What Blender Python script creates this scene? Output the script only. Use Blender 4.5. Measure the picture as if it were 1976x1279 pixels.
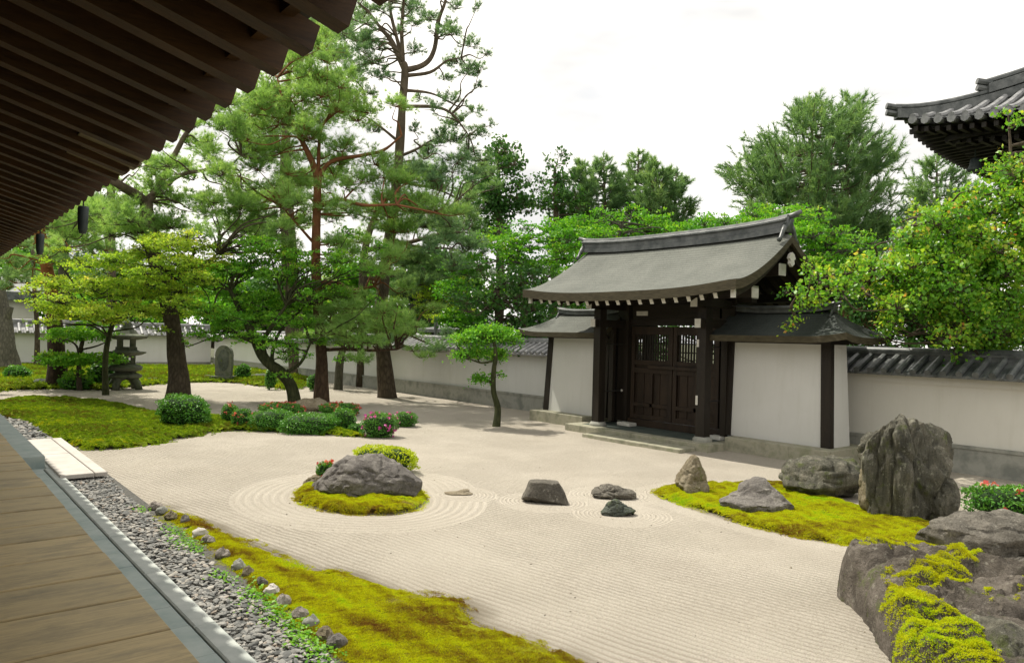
import bpy, bmesh, math, random
import numpy as np
from mathutils import Matrix, Vector, noise as mnoise

for o in list(bpy.data.objects): bpy.data.objects.remove(o)
SC = bpy.context.scene
COL = SC.collection

# ------------------------------------------------------------------ camera
W, HH, F = 1976., 1279., 1430.
YAW, PITCH, ROLL, EYE = math.radians(39.4), math.radians(0.46), math.radians(1.5), 2.3
FW = np.array([math.sin(YAW)*math.cos(PITCH), math.cos(YAW)*math.cos(PITCH), math.sin(PITCH)])
R0 = np.array([math.cos(YAW), -math.sin(YAW), 0.]); U0 = np.cross(R0, FW)
RT = R0*math.cos(ROLL)+U0*math.sin(ROLL); UP = np.cross(RT, FW)
EYEP = np.array([0., 0., EYE])
AWAY = np.array([math.sin(YAW), math.cos(YAW), 0.])
cam = bpy.data.cameras.new('camera'); co = bpy.data.objects.new('camera', cam); COL.objects.link(co)
co.matrix_world = Matrix(((RT[0], UP[0], -FW[0], 0), (RT[1], UP[1], -FW[1], 0), (RT[2], UP[2], -FW[2], EYE), (0, 0, 0, 1)))
cam.sensor_width = 36; cam.sensor_fit = 'HORIZONTAL'; cam.lens = F/W*36
cam.clip_start = 0.05; cam.clip_end = 2000
SC.camera = co

# ------------------------------------------------------------------ sky, sun, exposure
SUN = np.array([-.11, .60, 1.]); SUN /= np.linalg.norm(SUN)
world = bpy.data.worlds.new('World'); SC.world = world; world.use_nodes = True
nt = world.node_tree; nt.nodes.clear()
def nd(t, ty, **kw):
    n = t.nodes.new(ty)
    for k, v in kw.items(): setattr(n, k, v)
    return n
sky = nd(nt, 'ShaderNodeTexSky', sky_type='NISHITA', sun_disc=False)
sky.sun_elevation = math.asin(SUN[2]); sky.sun_rotation = math.atan2(SUN[0], SUN[1])
sky.air_density = 1.0; sky.dust_density = 2.0; sky.ozone_density = 1.0
tc = nd(nt, 'ShaderNodeTexCoord'); mp = nd(nt, 'ShaderNodeMapping'); mp.inputs['Scale'].default_value = (1.6, 1.6, 4.5)
mp.inputs['Location'].default_value = (.35, .1, .3)
nz = nd(nt, 'ShaderNodeTexNoise'); nz.inputs['Scale'].default_value = 1.7; nz.inputs['Detail'].default_value = 6; nz.inputs['Roughness'].default_value = .55
rp = nd(nt, 'ShaderNodeValToRGB'); rp.color_ramp.elements[0].position = .30; rp.color_ramp.elements[0].color = (.9, .9, .9, 1)
rp.color_ramp.elements[1].position = .5; rp.color_ramp.elements[1].color = (1, 1, 1, 1)
nz2 = nd(nt, 'ShaderNodeTexNoise'); nz2.inputs['Scale'].default_value = 1.9; nz2.inputs['Detail'].default_value = 4; nz2.inputs['Roughness'].default_value = .5
rp2 = nd(nt, 'ShaderNodeValToRGB'); rp2.color_ramp.elements[0].position = .40; rp2.color_ramp.elements[0].color = (3.7, 3.66, 3.58, 1)
rp2.color_ramp.elements[1].position = .62; rp2.color_ramp.elements[1].color = (6.4, 6.1, 5.6, 1)
nt.links.new(mp.outputs[0], nz2.inputs['Vector']); nt.links.new(nz2.outputs[0], rp2.inputs[0])
mx = nd(nt, 'ShaderNodeMixRGB'); nt.links.new(rp2.outputs[0], mx.inputs[2])
bg = nd(nt, 'ShaderNodeBackground'); bg.inputs['Strength'].default_value = .14
wo = nd(nt, 'ShaderNodeOutputWorld')
L = nt.links.new
L(tc.outputs['Generated'], mp.inputs[0]); L(mp.outputs[0], nz.inputs['Vector']); L(nz.outputs[0], rp.inputs[0])
L(rp.outputs[0], mx.inputs[0]); L(sky.outputs[0], mx.inputs[1]); L(mx.outputs[0], bg.inputs[0]); L(bg.outputs[0], wo.inputs[0])
sd = bpy.data.lights.new('sun', 'SUN'); sd.energy = 3.2; sd.angle = math.radians(.7); sd.color = (1, .94, .82)
so = bpy.data.objects.new('sun', sd); COL.objects.link(so)
so.rotation_mode = 'QUATERNION'; so.rotation_quaternion = Vector(SUN).to_track_quat('Z', 'Y'); so.location = (0, 0, 60)
vs = SC.view_settings; vs.view_transform = 'Standard'; vs.look = 'None'; vs.gamma = 1; vs.exposure = 0.84; vs.use_curve_mapping = False
SC.render.engine = 'CYCLES'

# ------------------------------------------------------------------ measuring helpers
def ray(px, py): return FW+RT*(px-W/2)/F-UP*(py-HH/2)/F
def G(px, py, z=0.):
    d = ray(px, py); return EYEP+d*((z-EYE)/d[2])
def at(px, py, D): return EYEP+ray(px, py)*D
def depth(p): return float((np.asarray(p)-EYEP) @ FW)

# ------------------------------------------------------------------ materials
def mat(name):
    m = bpy.data.materials.new(name); m.use_nodes = True; t = m.node_tree; t.nodes.clear()
    out = nd(t, 'ShaderNodeOutputMaterial'); return m, t, out
def coords(t, scale=(1, 1, 1), rot=(0, 0, 0), obj=False):
    if obj:
        c = nd(t, 'ShaderNodeTexCoord').outputs['Object']
    else: c = nd(t, 'ShaderNodeNewGeometry').outputs['Position']
    m = nd(t, 'ShaderNodeMapping'); m.inputs['Scale'].default_value = scale; m.inputs['Rotation'].default_value = rot
    t.links.new(c, m.inputs[0]); return m.outputs[0]
def noise(t, vec, scale, detail=5, rough=.6, dist=0.):
    n = nd(t, 'ShaderNodeTexNoise'); t.links.new(vec, n.inputs['Vector'])
    n.inputs['Scale'].default_value = scale; n.inputs['Detail'].default_value = detail; n.inputs['Roughness'].default_value = rough
    n.inputs['Distortion'].default_value = dist; return n.outputs[0]
def ramp(t, fac, stops):
    r = nd(t, 'ShaderNodeValToRGB'); cr = r.color_ramp
    while len(cr.elements) < len(stops): cr.elements.new(.5)
    for e, (p, c) in zip(cr.elements, stops):
        e.position = p; e.color = (c[0], c[1], c[2], 1) if not isinstance(c, (int, float)) else (c, c, c, 1)
    t.links.new(fac, r.inputs[0]); return r.outputs[0]
def mixc(t, fac, a, b, mode='MIX'):
    m = nd(t, 'ShaderNodeMixRGB', blend_type=mode)
    for i, v in ((0, fac), (1, a), (2, b)):
        if isinstance(v, (int, float)): m.inputs[i].default_value = v
        elif isinstance(v, tuple): m.inputs[i].default_value = (*v, 1)
        else: t.links.new(v, m.inputs[i])
    return m.outputs[0]
def math_(t, op, a, b=0.):
    m = nd(t, 'ShaderNodeMath', operation=op)
    for i, v in ((0, a), (1, b)):
        if isinstance(v, (int, float)): m.inputs[i].default_value = v
        else: t.links.new(v, m.inputs[i])
    return m.outputs[0]
def bump(t, h, strength, dist, normal=None):
    b = nd(t, 'ShaderNodeBump'); b.inputs['Strength'].default_value = strength; b.inputs['Distance'].default_value = dist
    t.links.new(h, b.inputs['Height'])
    if normal is not None: t.links.new(normal, b.inputs['Normal'])
    return b.outputs[0]
def principled(t, out, col, rough=.8, normal=None, spec=.3):
    p = nd(t, 'ShaderNodeBsdfPrincipled')
    if isinstance(col, tuple): p.inputs['Base Color'].default_value = (*[ALB*x for x in col], 1)
    else: t.links.new(mixc(t, 1., col, (ALB, ALB, ALB), 'MULTIPLY'), p.inputs['Base Color'])
    if isinstance(rough, (int, float)): p.inputs['Roughness'].default_value = rough
    else: t.links.new(rough, p.inputs['Roughness'])
    p.inputs['Specular IOR Level'].default_value = spec
    if normal is not None: t.links.new(normal, p.inputs['Normal'])
    t.links.new(p.outputs[0], out.inputs[0]); return p
def simple(name, c0, c1, scale=3., rough=.8, bscale=None, bstr=.3, bdist=.01, stretch=(1, 1, 1), c2=None, spec=.3, lo=.35, hi=.68):
    m, t, out = mat(name); v = coords(t, stretch)
    n = noise(t, v, scale, 6, .62)
    stops = [(lo, c0), (hi, c1)] if c2 is None else [(lo, c0), ((lo+hi)/2, c1), (hi, c2)]
    c = ramp(t, n, stops)
    nb = noise(t, v, bscale or scale*4, 8, .7)
    principled(t, out, c, rough, bump(t, nb, bstr, bdist), spec); return m
M = {}
ALB = .76
def wood(name, c0, c1, stretch, rough=.6, bstr=.35):
    m, t, out = mat(name); v = coords(t, stretch)
    n = noise(t, v, 6, 8, .7, .6); v2 = coords(t, tuple(.35*s for s in stretch)); n2 = noise(t, v2, 2.2, 3, .5)
    f = mixc(t, .5, n, n2); c = ramp(t, f, [(.36, c0), (.64, c1)])
    principled(t, out, c, rough, bump(t, n, bstr, .006), .35); return m
M['dark_wood'] = wood('dark_wood', (.010, .007, .004), (.028, .02, .012), (6, 6, 1))
M['dark_wood_y'] = wood('dark_wood_y', (.009, .006, .004), (.026, .018, .011), (6, 1, 6))
M['door_wood'] = wood('door_wood', (.017, .010, .005), (.05, .03, .016), (6, 6, 1))
M['rafter_wood'] = wood('rafter_wood', (.03, .014, .004), (.115, .054, .014), (1, 8, 8))
M['soffit_wood'] = wood('soffit_wood', (.012, .007, .003), (.04, .022, .009), (1, 5, 5))
M['pale_wood'] = wood('pale_wood', (.2, .16, .09), (.36, .3, .19), (1, 8, 8))
M['white_paint'] = simple('white_paint', (.66, .64, .56), (.8, .78, .72), 9, .6)
M['plaster'] = None
def plaster(name, a, b, stain):
    m, t, out = mat(name); v = coords(t)
    n = noise(t, v, .9, 5, .6); c = ramp(t, n, [(.3, a), (.7, b)])
    vs_ = coords(t, (3, 3, .35)); ns = noise(t, vs_, 1.6, 5, .65); s = ramp(t, ns, [(.52, 0.), (.75, .5)])
    c = mixc(t, s, c, stain); nb = noise(t, v, 18, 8, .7)
    sp = noise(t, v, 34, 2, .5); c = mixc(t, ramp(t, sp, [(.70, 0.), (.78, .35)]), c, tuple(.5*x for x in stain))
    principled(t, out, c, .85, bump(t, nb, .15, .006), .2); return m
M['plaster'] = plaster('plaster', (.74, .74, .70), (.81, .81, .775), (.68, .68, .62))
M['plaster_cream_sunlit'] = plaster('plaster_cream_sunlit', (.77, .75, .67), (.84, .82, .74), (.68, .66, .56))  # cream for the house; on the right wall, warm sunlight put into the colour
M['stone_grey'] = simple('stone_grey', (.24, .25, .22), (.40, .40, .35), 2.2, .85, 40, .35, .004, c2=(.33, .33, .29))
M['stone_base'] = simple('stone_base', (.27, .27, .19), (.44, .42, .32), 3, .85, 30, .35, .005, c2=(.3, .31, .2))
M['kerb'] = simple('kerb', (.46, .5, .47), (.62, .65, .61), 5, .75, 60, .25, .003)
M['slab_blue'] = simple('slab_blue', (.34, .42, .40), (.5, .56, .53), 3.5, .6, 50, .25, .003)
M['slab_white'] = simple('slab_white', (.58, .54, .49), (.72, .68, .62), 4, .8, 60, .2, .003)
M['lantern_stone'] = simple('lantern_stone', (.07, .09, .06), (.19, .2, .155), 4, .9, 25, .5, .01, c2=(.12, .15, .08))
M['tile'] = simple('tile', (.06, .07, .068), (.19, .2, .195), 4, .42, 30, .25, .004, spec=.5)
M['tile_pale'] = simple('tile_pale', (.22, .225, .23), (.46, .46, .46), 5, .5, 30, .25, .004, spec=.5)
M['metal'] = simple('metal', (.04, .055, .055), (.08, .1, .1), 6, .5)
M['iron'] = simple('iron', (.03, .03, .03), (.06, .055, .05), 6, .5)
M['pole_grey'] = simple('pole_grey', (.35, .37, .38), (.45, .46, .47), 6, .5)
def thatch(name, a, b, cdark):
    m, t, out = mat(name); v = coords(t)
    n = noise(t, v, 1.3, 6, .65); c = ramp(t, n, [(.3, a), (.7, b)])
    g = noise(t, coords(t, (1, 1, 1)), 28, 4, .7); c = mixc(t, ramp(t, g, [(.45, 0.), (.75, .55)]), c, cdark)
    sx = nd(t, 'ShaderNodeAttribute', attribute_name='course'); h = math_(t, 'FRACT', sx.outputs['Fac'])
    edge = ramp(t, h, [(0., .6), (.35, 0.)]); c = mixc(t, edge, c, cdark)
    nb = noise(t, v, 60, 4, .7); hh = math_(t, 'ADD', h, nb)
    principled(t, out, c, .8, bump(t, hh, .8, .02), .3); return m
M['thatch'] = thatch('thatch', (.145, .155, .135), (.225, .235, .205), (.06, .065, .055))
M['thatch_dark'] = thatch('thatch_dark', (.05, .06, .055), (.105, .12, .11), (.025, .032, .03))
M['roof_edge'] = simple('roof_edge', (.05, .042, .022), (.1, .085, .05), 6, .8, 80, .4, .006, stretch=(1, 1, 6))
def bark(name, lo, hi, top, z0, z1):
    m, t, out = mat(name); v = coords(t, (1, 1, .35))
    vo = nd(t, 'ShaderNodeTexVoronoi', feature='DISTANCE_TO_EDGE'); t.links.new(coords(t, (1, 1, .4)), vo.inputs['Vector']); vo.inputs['Scale'].default_value = 9
    n = noise(t, v, 10, 7, .7, .4); f = mixc(t, .5, n, vo.outputs['Distance']); c = ramp(t, f, [(.15, lo), (.5, hi)])
    g = nd(t, 'ShaderNodeNewGeometry'); sp = nd(t, 'ShaderNodeSeparateXYZ'); t.links.new(g.outputs['Position'], sp.inputs[0])
    mr = nd(t, 'ShaderNodeMapRange'); mr.inputs[1].default_value = z0; mr.inputs[2].default_value = z1; t.links.new(sp.outputs['Z'], mr.inputs[0])
    n3 = noise(t, coords(t), 3, 4, .6); c2 = mixc(t, ramp(t, n3, [(.35, 0.), (.65, .7)]), top, tuple(.45*x for x in top))
    c = mixc(t, mr.outputs[0], c, c2)
    principled(t, out, c, .9, bump(t, f, .8, .03), .15); return m
M['bark_dark'] = bark('bark_dark', (.045, .036, .026), (.15, .12, .085), (.2, .155, .11), 4, 9)
M['bark_red'] = bark('bark_red', (.05, .034, .024), (.16, .105, .07), (.3, .13, .06), 2.0, 5.)
M['bark_orange'] = bark('bark_orange', (.025, .018, .012), (.09, .06, .04), (.34, .14, .045), 2.2, 4.2)
M['bark_grey'] = bark('bark_grey', (.06, .06, .045), (.2, .185, .14), (.14, .13, .1), 4, 9)
M['bark_moss'] = bark('bark_moss', (.028, .034, .015), (.1, .11, .05), (.1, .1, .055), 2, 6)
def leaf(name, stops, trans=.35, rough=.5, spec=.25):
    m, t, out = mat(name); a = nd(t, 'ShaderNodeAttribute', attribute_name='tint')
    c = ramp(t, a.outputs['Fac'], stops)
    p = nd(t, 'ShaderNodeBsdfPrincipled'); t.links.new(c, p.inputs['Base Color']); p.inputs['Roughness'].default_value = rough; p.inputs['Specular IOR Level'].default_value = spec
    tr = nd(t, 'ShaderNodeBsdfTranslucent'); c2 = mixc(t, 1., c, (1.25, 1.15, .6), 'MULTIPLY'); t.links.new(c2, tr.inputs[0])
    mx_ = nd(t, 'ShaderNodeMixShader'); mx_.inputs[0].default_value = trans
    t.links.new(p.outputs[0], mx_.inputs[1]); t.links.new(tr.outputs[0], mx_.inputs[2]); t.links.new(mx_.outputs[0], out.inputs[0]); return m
M['pine_light'] = leaf('pine_light', [(0, (.15, .29, .075)), (.5, (.29, .50, .15)), (1, (.48, .66, .24))], .48)
M['pine_dark'] = leaf('pine_dark', [(0, (.09, .19, .1)), (.5, (.18, .33, .17)), (1, (.33, .49, .26))], .43)
M['pine_far'] = leaf('pine_far', [(0, (.10, .20, .085)), (.5, (.2, .36, .15)), (1, (.36, .52, .22))], .42)
M['maple_yellow'] = leaf('maple_yellow', [(0, (.16, .33, .03)), (.4, (.34, .54, .05)), (.75, (.56, .68, .09)), (1, (.72, .6, .15))], .5)
M['maple_green'] = leaf('maple_green', [(0, (.07, .25, .022)), (.5, (.17, .43, .036)), (.85, (.34, .57, .06)), (1, (.52, .52, .1))], .48)
M['maple_bright'] = leaf('maple_bright', [(0, (.055, .22, .018)), (.5, (.14, .4, .028)), (.85, (.33, .56, .05)), (1, (.45, .5, .08))], .45)
M['cherry'] = leaf('cherry', [(0, (.06, .22, .018)), (.42, (.17, .41, .03)), (.68, (.38, .57, .05)), (.84, (.56, .56, .08)), (.95, (.7, .32, .09))], .46, .38, .5)
M['broad_dark'] = leaf('broad_dark', [(0, (.03, .1, .022)), (.5, (.065, .18, .035)), (1, (.15, .3, .06))], .35)
M['shrub'] = leaf('shrub', [(0, (.035, .15, .016)), (.5, (.075, .25, .026)), (1, (.2, .4, .045))], .25, .45, .4)
M['shrub_yellow'] = leaf('shrub_yellow', [(0, (.24, .36, .012)), (.5, (.42, .54, .018)), (1, (.6, .66, .03))], .4)
M['blossom_pink'] = leaf('blossom_pink', [(0, (.5, .07, .07)), (.5, (.66, .14, .12)), (1, (.78, .3, .24))], .3)
M['blossom_magenta'] = leaf('blossom_magenta', [(0, (.45, .04, .3)), (.5, (.6, .09, .42)), (1, (.75, .24, .5))], .3)
M['ground_cover'] = leaf('ground_cover', [(0, (.09, .3, .01)), (1, (.25, .5, .02))], .35)
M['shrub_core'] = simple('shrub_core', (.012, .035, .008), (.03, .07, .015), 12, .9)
M['moss_blade'] = leaf('moss_blade', [(0, (.17, .08, .025)), (.18, (.27, .21, .022)), (.42, (.42, .43, .014)), (.72, (.56, .62, .016)), (1, (.32, .52, .016))], .42, .7, .1)
M['moss_green'] = leaf('moss_green', [(0, (.15, .12, .02)), (.35, (.13, .23, .016)), (.7, (.23, .36, .016)), (1, (.48, .46, .02))], .42, .7, .1)
def mossbase(name, stops):
    m, t, out = mat(name); v = coords(t); n = noise(t, v, 4.5, 8, .7); c = ramp(t, n, stops); nb = noise(t, v, 55, 5, .7)
    principled(t, out, c, .95, bump(t, nb, 1., .03), .05); return m
M['moss_bed'] = mossbase('moss_bed', [(.32, (.19, .14, .04)), (.45, (.27, .26, .02)), (.6, (.36, .39, .014)), (.7, (.25, .35, .014))])
M['moss_bed_green'] = mossbase('moss_bed_green', [(.32, (.15, .14, .02)), (.5, (.18, .26, .014)), (.68, (.34, .4, .014))])
def rockmat(name, a, b, c_, lich, moss=0., stretch=(1, 1, 1)):
    a, b, c_, lich = [tuple(1.3*q for q in x) for x in (a, b, c_, lich)]
    m, t, out = mat(name); v = coords(t, stretch)
    n = noise(t, v, 2.3, 8, .7, .5); c = ramp(t, n, [(.3, a), (.5, b), (.7, c_)])
    n2 = noise(t, coords(t), 13, 6, .75); c = mixc(t, ramp(t, n2, [(.56, 0.), (.68, .75)]), c, lich)
    n4 = noise(t, coords(t), 45, 5, .8); c = mixc(t, ramp(t, n4, [(.35, .55), (.5, 0.)]), c, tuple(.35*x for x in a))
    if moss:
        n3 = noise(t, coords(t), 5, 7, .7); c = mixc(t, ramp(t, n3, [(.6-moss*.25, 0.), (.72-moss*.25, .8)]), c, (.13, .17, .03))
    nb = mixc(t, .5, n, noise(t, v, 22, 9, .75))
    principled(t, out, c, .9, bump(t, nb, 1., .085), .2); return m
M['rock_brown'] = rockmat('rock_brown', (.07, .063, .052), (.15, .138, .115), (.28, .255, .215), (.4, .38, .32))
M['rock_dark'] = rockmat('rock_dark', (.045, .044, .034), (.13, .125, .098), (.27, .25, .195), (.4, .4, .32), .15, (2.4, 2.4, .5))
M['rock_green'] = rockmat('rock_green', (.05, .056, .045), (.1, .115, .095), (.17, .18, .15), (.2, .22, .17), .25)
M['rock_tan'] = rockmat('rock_tan', (.15, .12, .075), (.26, .22, .15), (.38, .33, .24), (.45, .42, .33), .1)
M['rock_purple'] = rockmat('rock_purple', (.1, .092, .085), (.19, .175, .16), (.3, .28, .25), (.4, .38, .33))
M['rock_slab'] = rockmat('rock_slab', (.06, .05, .04), (.125, .108, .088), (.235, .205, .175), (.36, .34, .28), .12)
M['edge_pale'] = rockmat('edge_pale', (.26, .23, .2), (.38, .34, .3), (.5, .46, .41), (.55, .53, .48))
def pebm(name, stops):
    m, t, out = mat(name); a = nd(t, 'ShaderNodeAttribute', attribute_name='tint'); c = ramp(t, a.outputs['Fac'], stops)
    n = noise(t, coords(t), 40, 5, .7); c = mixc(t, .35, c, n, 'OVERLAY')
    principled(t, out, c, .75, bump(t, n, .4, .006), .35); return m
M['pebble'] = pebm('pebble', [(0, (.12, .125, .12)), (.4, (.25, .25, .235)), (.75, (.38, .37, .34)), (.92, (.5, .47, .41)), (1, (.34, .27, .21))])
M['litter'] = pebm('litter', [(0, (.06, .045, .03)), (.6, (.14, .11, .07)), (1, (.25, .2, .1))])

# ------------------------------------------------------------------ mesh helpers
class MB:
    def __init__(s): s.v = []; s.f = []; s.m = []; s.c = {}
    def add(s, vs, fs, mi=0):
        b = len(s.v); s.v.extend([tuple(map(float, p)) for p in vs]); s.f.extend([tuple(b+i for i in f) for f in fs]); s.m.extend([mi]*len(fs)); return s
    def hexa(s, p, mi=0):   # 8 points: bottom 4 ccw, top 4
        return s.add(p, [(3, 2, 1, 0), (4, 5, 6, 7), (0, 1, 5, 4), (1, 2, 6, 5), (2, 3, 7, 6), (3, 0, 4, 7)], mi)
    def box(s, x0, x1, y0, y1, z0, z1, mi=0, ch=0.):
        if ch:
            c = ch; r = [(x0, y0), (x1, y0), (x1, y1), (x0, y1)]; q = [(x0+c, y0+c), (x1-c, y0+c), (x1-c, y1-c), (x0+c, y1-c)]
            vs = [(a, b, z0) for a, b in r]+[(a, b, z1-c) for a, b in r]+[(a, b, z1) for a, b in q]
            fs = [(3, 2, 1, 0)]+[(i, (i+1) % 4, 4+(i+1) % 4, 4+i) for i in range(4)]+[(4+i, 4+(i+1) % 4, 8+(i+1) % 4, 8+i) for i in range(4)]+[(8, 9, 10, 11)]
            return s.add(vs, fs, mi)
        return s.hexa([(x0, y0, z0), (x1, y0, z0), (x1, y1, z0), (x0, y1, z0), (x0, y0, z1), (x1, y0, z1), (x1, y1, z1), (x0, y1, z1)], mi)
    def bar(s, a, b, w, h, up=(0, 0, 1), mi=0):  # square bar from a to b
        a = np.array(a, float); b = np.array(b, float); d = (b-a)/np.linalg.norm(b-a); x = np.cross(d, up); x /= np.linalg.norm(x); y = np.cross(x, d)
        x *= w/2; y *= h/2
        return s.hexa([a-x-y, a+x-y, b+x-y, b-x-y, a-x+y, a+x+y, b+x+y, b-x+y], mi)
    def tube(s, pts, rad, n=10, mi=0, cap=True, jit=0., rnd=None):
        pts = np.array(pts, float); k = len(pts); rad = np.broadcast_to(np.array(rad, float), (k,))
        ref = np.array([.31, .87, .2]); vs = []; tang = np.gradient(pts, axis=0)
        for i in range(k):
            d = tang[i]/(np.linalg.norm(tang[i])+1e-9); x = np.cross(d, ref); x /= np.linalg.norm(x); y = np.cross(d, x)
            for j in range(n):
                a = 2*math.pi*j/n; r = rad[i]
                if jit: r *= 1+jit*mnoise.noise(Vector((pts[i][0]*3+math.cos(a)*1.3, pts[i][1]*3+math.sin(a)*1.3, pts[i][2]*1.2)))
                vs.append(pts[i]+x*math.cos(a)*r+y*math.sin(a)*r)
        fs = [(i*n+j, i*n+(j+1) % n, (i+1)*n+(j+1) % n, (i+1)*n+j) for i in range(k-1) for j in range(n)]
        if cap: fs += [tuple(range(n-1, -1, -1)), tuple((k-1)*n+j for j in range(n))]
        return s.add(vs, fs, mi)
    def lathe(s, prof, c, n=24, mi=0, sq=0.):
        vs = []
        for r, z in prof:
            for j in range(n):
                a = 2*math.pi*(j+.5)/n; vs.append((c[0]+r*math.cos(a), c[1]+r*math.sin(a), c[2]+z))
        k = len(prof); fs = [(i*n+j, i*n+(j+1) % n, (i+1)*n+(j+1) % n, (i+1)*n+j) for i in range(k-1) for j in range(n)]
        fs += [tuple(range(n-1, -1, -1)), tuple((k-1)*n+j for j in range(n))]
        return s.add(vs, fs, mi)
    def grid(s, P, mi=0, flip=False):  # P[i][j] points
        k, n = len(P), len(P[0]); vs = [p for r in P for p in r]
        fs = [(i*n+j, i*n+j+1, (i+1)*n+j+1, (i+1)*n+j) for i in range(k-1) for j in range(n-1)]
        if flip: fs = [f[::-1] for f in fs]
        return s.add(vs, fs, mi)
    def build(s, name, mats, parent=None, smooth=False, attr=None):
        me = bpy.data.meshes.new(name); off = np.array(parent.location) if parent is not None and parent.type == 'EMPTY' else np.zeros(3)
        if parent is not None and parent.parent is not None: off = np.array(parent.parent.location)
        me.from_pydata([tuple(np.array(p)-off) for p in s.v], [], s.f)
        for m_ in (mats if isinstance(mats, (list, tuple)) else [mats]): me.materials.append(M[m_] if isinstance(m_, str) else m_)
        me.polygons.foreach_set('material_index', s.m)
        if smooth: me.polygons.foreach_set('use_smooth', [True]*len(s.f))
        if attr is not None:
            a = me.attributes.new('course', 'FLOAT', 'POINT'); a.data.foreach_set('value', np.array(attr, np.float32))
        me.update()
        o = bpy.data.objects.new(name, me); COL.objects.link(o)
        if parent is not None: o.parent = parent
        return o
def wedge(o, ang=35):
    me = o.data
    try: me.set_sharp_from_angle(angle=math.radians(ang))
    except Exception: pass
    return o
def tag(o, label=None, cat=None, group=None, kind=None):
    if label: o['label'] = label
    if cat: o['category'] = cat
    if group: o['group'] = group
    if kind: o['kind'] = kind
    return o
def thing(name, label, cat, loc, group=None):
    o = bpy.data.objects.new(name, None); COL.objects.link(o); o.location = tuple(map(float, loc)); o.empty_display_size = .2
    bpy.context.view_layer.update(); return tag(o, label, cat, group)
def npmesh(name, V, nper, tint, material, parent=None):
    off = np.array(parent.location) if parent is not None else np.zeros(3)
    V = (np.asarray(V, np.float64)-off).astype(np.float32); nf = len(V)//nper
    me = bpy.data.meshes.new(name); me.vertices.add(len(V)); me.vertices.foreach_set('co', V.ravel())
    me.loops.add(len(V)); me.loops.foreach_set('vertex_index', np.arange(len(V), dtype=np.int32))
    me.polygons.add(nf); me.polygons.foreach_set('loop_start', np.arange(0, len(V), nper, dtype=np.int32))
    a = me.attributes.new('tint', 'FLOAT', 'FACE'); a.data.foreach_set('value', np.clip(tint, 0, 1).astype(np.float32))
    me.materials.append(M[material]); me.update(calc_edges=True)
    o = bpy.data.objects.new(name, me); COL.objects.link(o)
    if parent is not None: o.parent = parent
    return o
def unit(a): return a/(np.linalg.norm(a, axis=-1, keepdims=True)+1e-9)
def leaves(rng, P, size, up=.5, aspect=.5, N=None):
    """diamond leaves at P, normals biased to N (default up)"""
    n = len(P); nn = rng.normal(size=(n, 3)); base = np.array([0, 0, 1.]) if N is None else N
    nn = unit(unit(nn)*(1-up)+base*up); a = unit(np.cross(nn, rng.normal(size=(n, 3)))); b = np.cross(nn, a)
    s = (size*rng.uniform(.55, 1.4, n))[:, None]
    return np.stack([P-a*s*.5, P+b*s*aspect*.5, P+a*s*.5, P-b*s*aspect*.5], 1).reshape(-1, 3)
def needles(rng, P, A, k, Ln, spread, w=.006):
    n = len(P); d = unit(A[:, None, :]+rng.normal(size=(n, k, 3))*spread); ln = Ln*rng.uniform(.7, 1.2, (n, k, 1))
    base = P[:, None, :]+d*.01; side = unit(np.cross(d, rng.normal(size=(n, k, 3))))*w
    return np.stack([base-side, base+side, base+d*ln], 2).reshape(-1, 3)

def smooth_line(pts, n=6):
    pts = np.array(pts, float); P = np.vstack([2*pts[0]-pts[1], pts, 2*pts[-1]-pts[-2]]); out = []
    for i in range(1, len(P)-2):
        for t in np.linspace(0, 1, n, endpoint=False):
            a, b, c, d = P[i-1], P[i], P[i+1], P[i+2]
            out.append(.5*((2*b)+(-a+c)*t+(2*a-5*b+4*c-d)*t*t+(-a+3*b-3*c+d)*t**3))
    out.append(P[-2]); return np.array(out)

def npchunks(name, chunks, parent=None):
    """one mesh object from (V, corners per face, tint, material) chunks"""
    off = np.array(parent.location) if parent is not None else np.zeros(3)
    V = np.concatenate([c[0] for c in chunks])-off; starts = []; tints = []; mi = []; b = 0
    for k, (v, n, t, m) in enumerate(chunks):
        f = len(v)//n; starts.append(b+np.arange(0, f*n, n)); tints.append(np.broadcast_to(np.clip(t, 0, 1), (f,))); mi.append(np.full(f, k)); b += f*n
    me = bpy.data.meshes.new(name); V = V.astype(np.float32)
    me.vertices.add(len(V)); me.vertices.foreach_set('co', V.ravel())
    me.loops.add(len(V)); me.loops.foreach_set('vertex_index', np.arange(len(V), dtype=np.int32))
    S = np.concatenate(starts).astype(np.int32); me.polygons.add(len(S)); me.polygons.foreach_set('loop_start', S)
    for c in chunks: me.materials.append(M[c[3]])
    me.polygons.foreach_set('material_index', np.concatenate(mi).astype(np.int32))
    a = me.attributes.new('tint', 'FLOAT', 'FACE'); a.data.foreach_set('value', np.concatenate(tints).astype(np.float32))
    me.update(calc_edges=True)
    o = bpy.data.objects.new(name, me); COL.objects.link(o)
    if parent is not None: o.parent = parent
    return o
def closed(poly, n=5):
    p = np.array(poly, float); k = len(p); out = []
    for i in range(k):
        a, b, c, d = p[i-1], p[i], p[(i+1) % k], p[(i+2) % k]
        for t in np.linspace(0, 1, n, endpoint=False):
            out.append(.5*((2*b)+(-a+c)*t+(2*a-5*b+4*c-d)*t*t+(-a+3*b-3*c+d)*t**3))
    return np.array(out)
def pxpoly(pts, n=5): return closed([G(x, y)[:2] for x, y in pts], n)
def inside(P, poly):
    x, y = P[:, 0], P[:, 1]; r = np.zeros(len(P), bool); q = np.roll(poly, 1, 0)
    for (x1, y1), (x2, y2) in zip(poly, q):
        c = ((y1 > y) != (y2 > y)) & (x < (x2-x1)*(y-y1)/((y2-y1) if y2 != y1 else 1e-9)+x1); r ^= c
    return r
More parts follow.
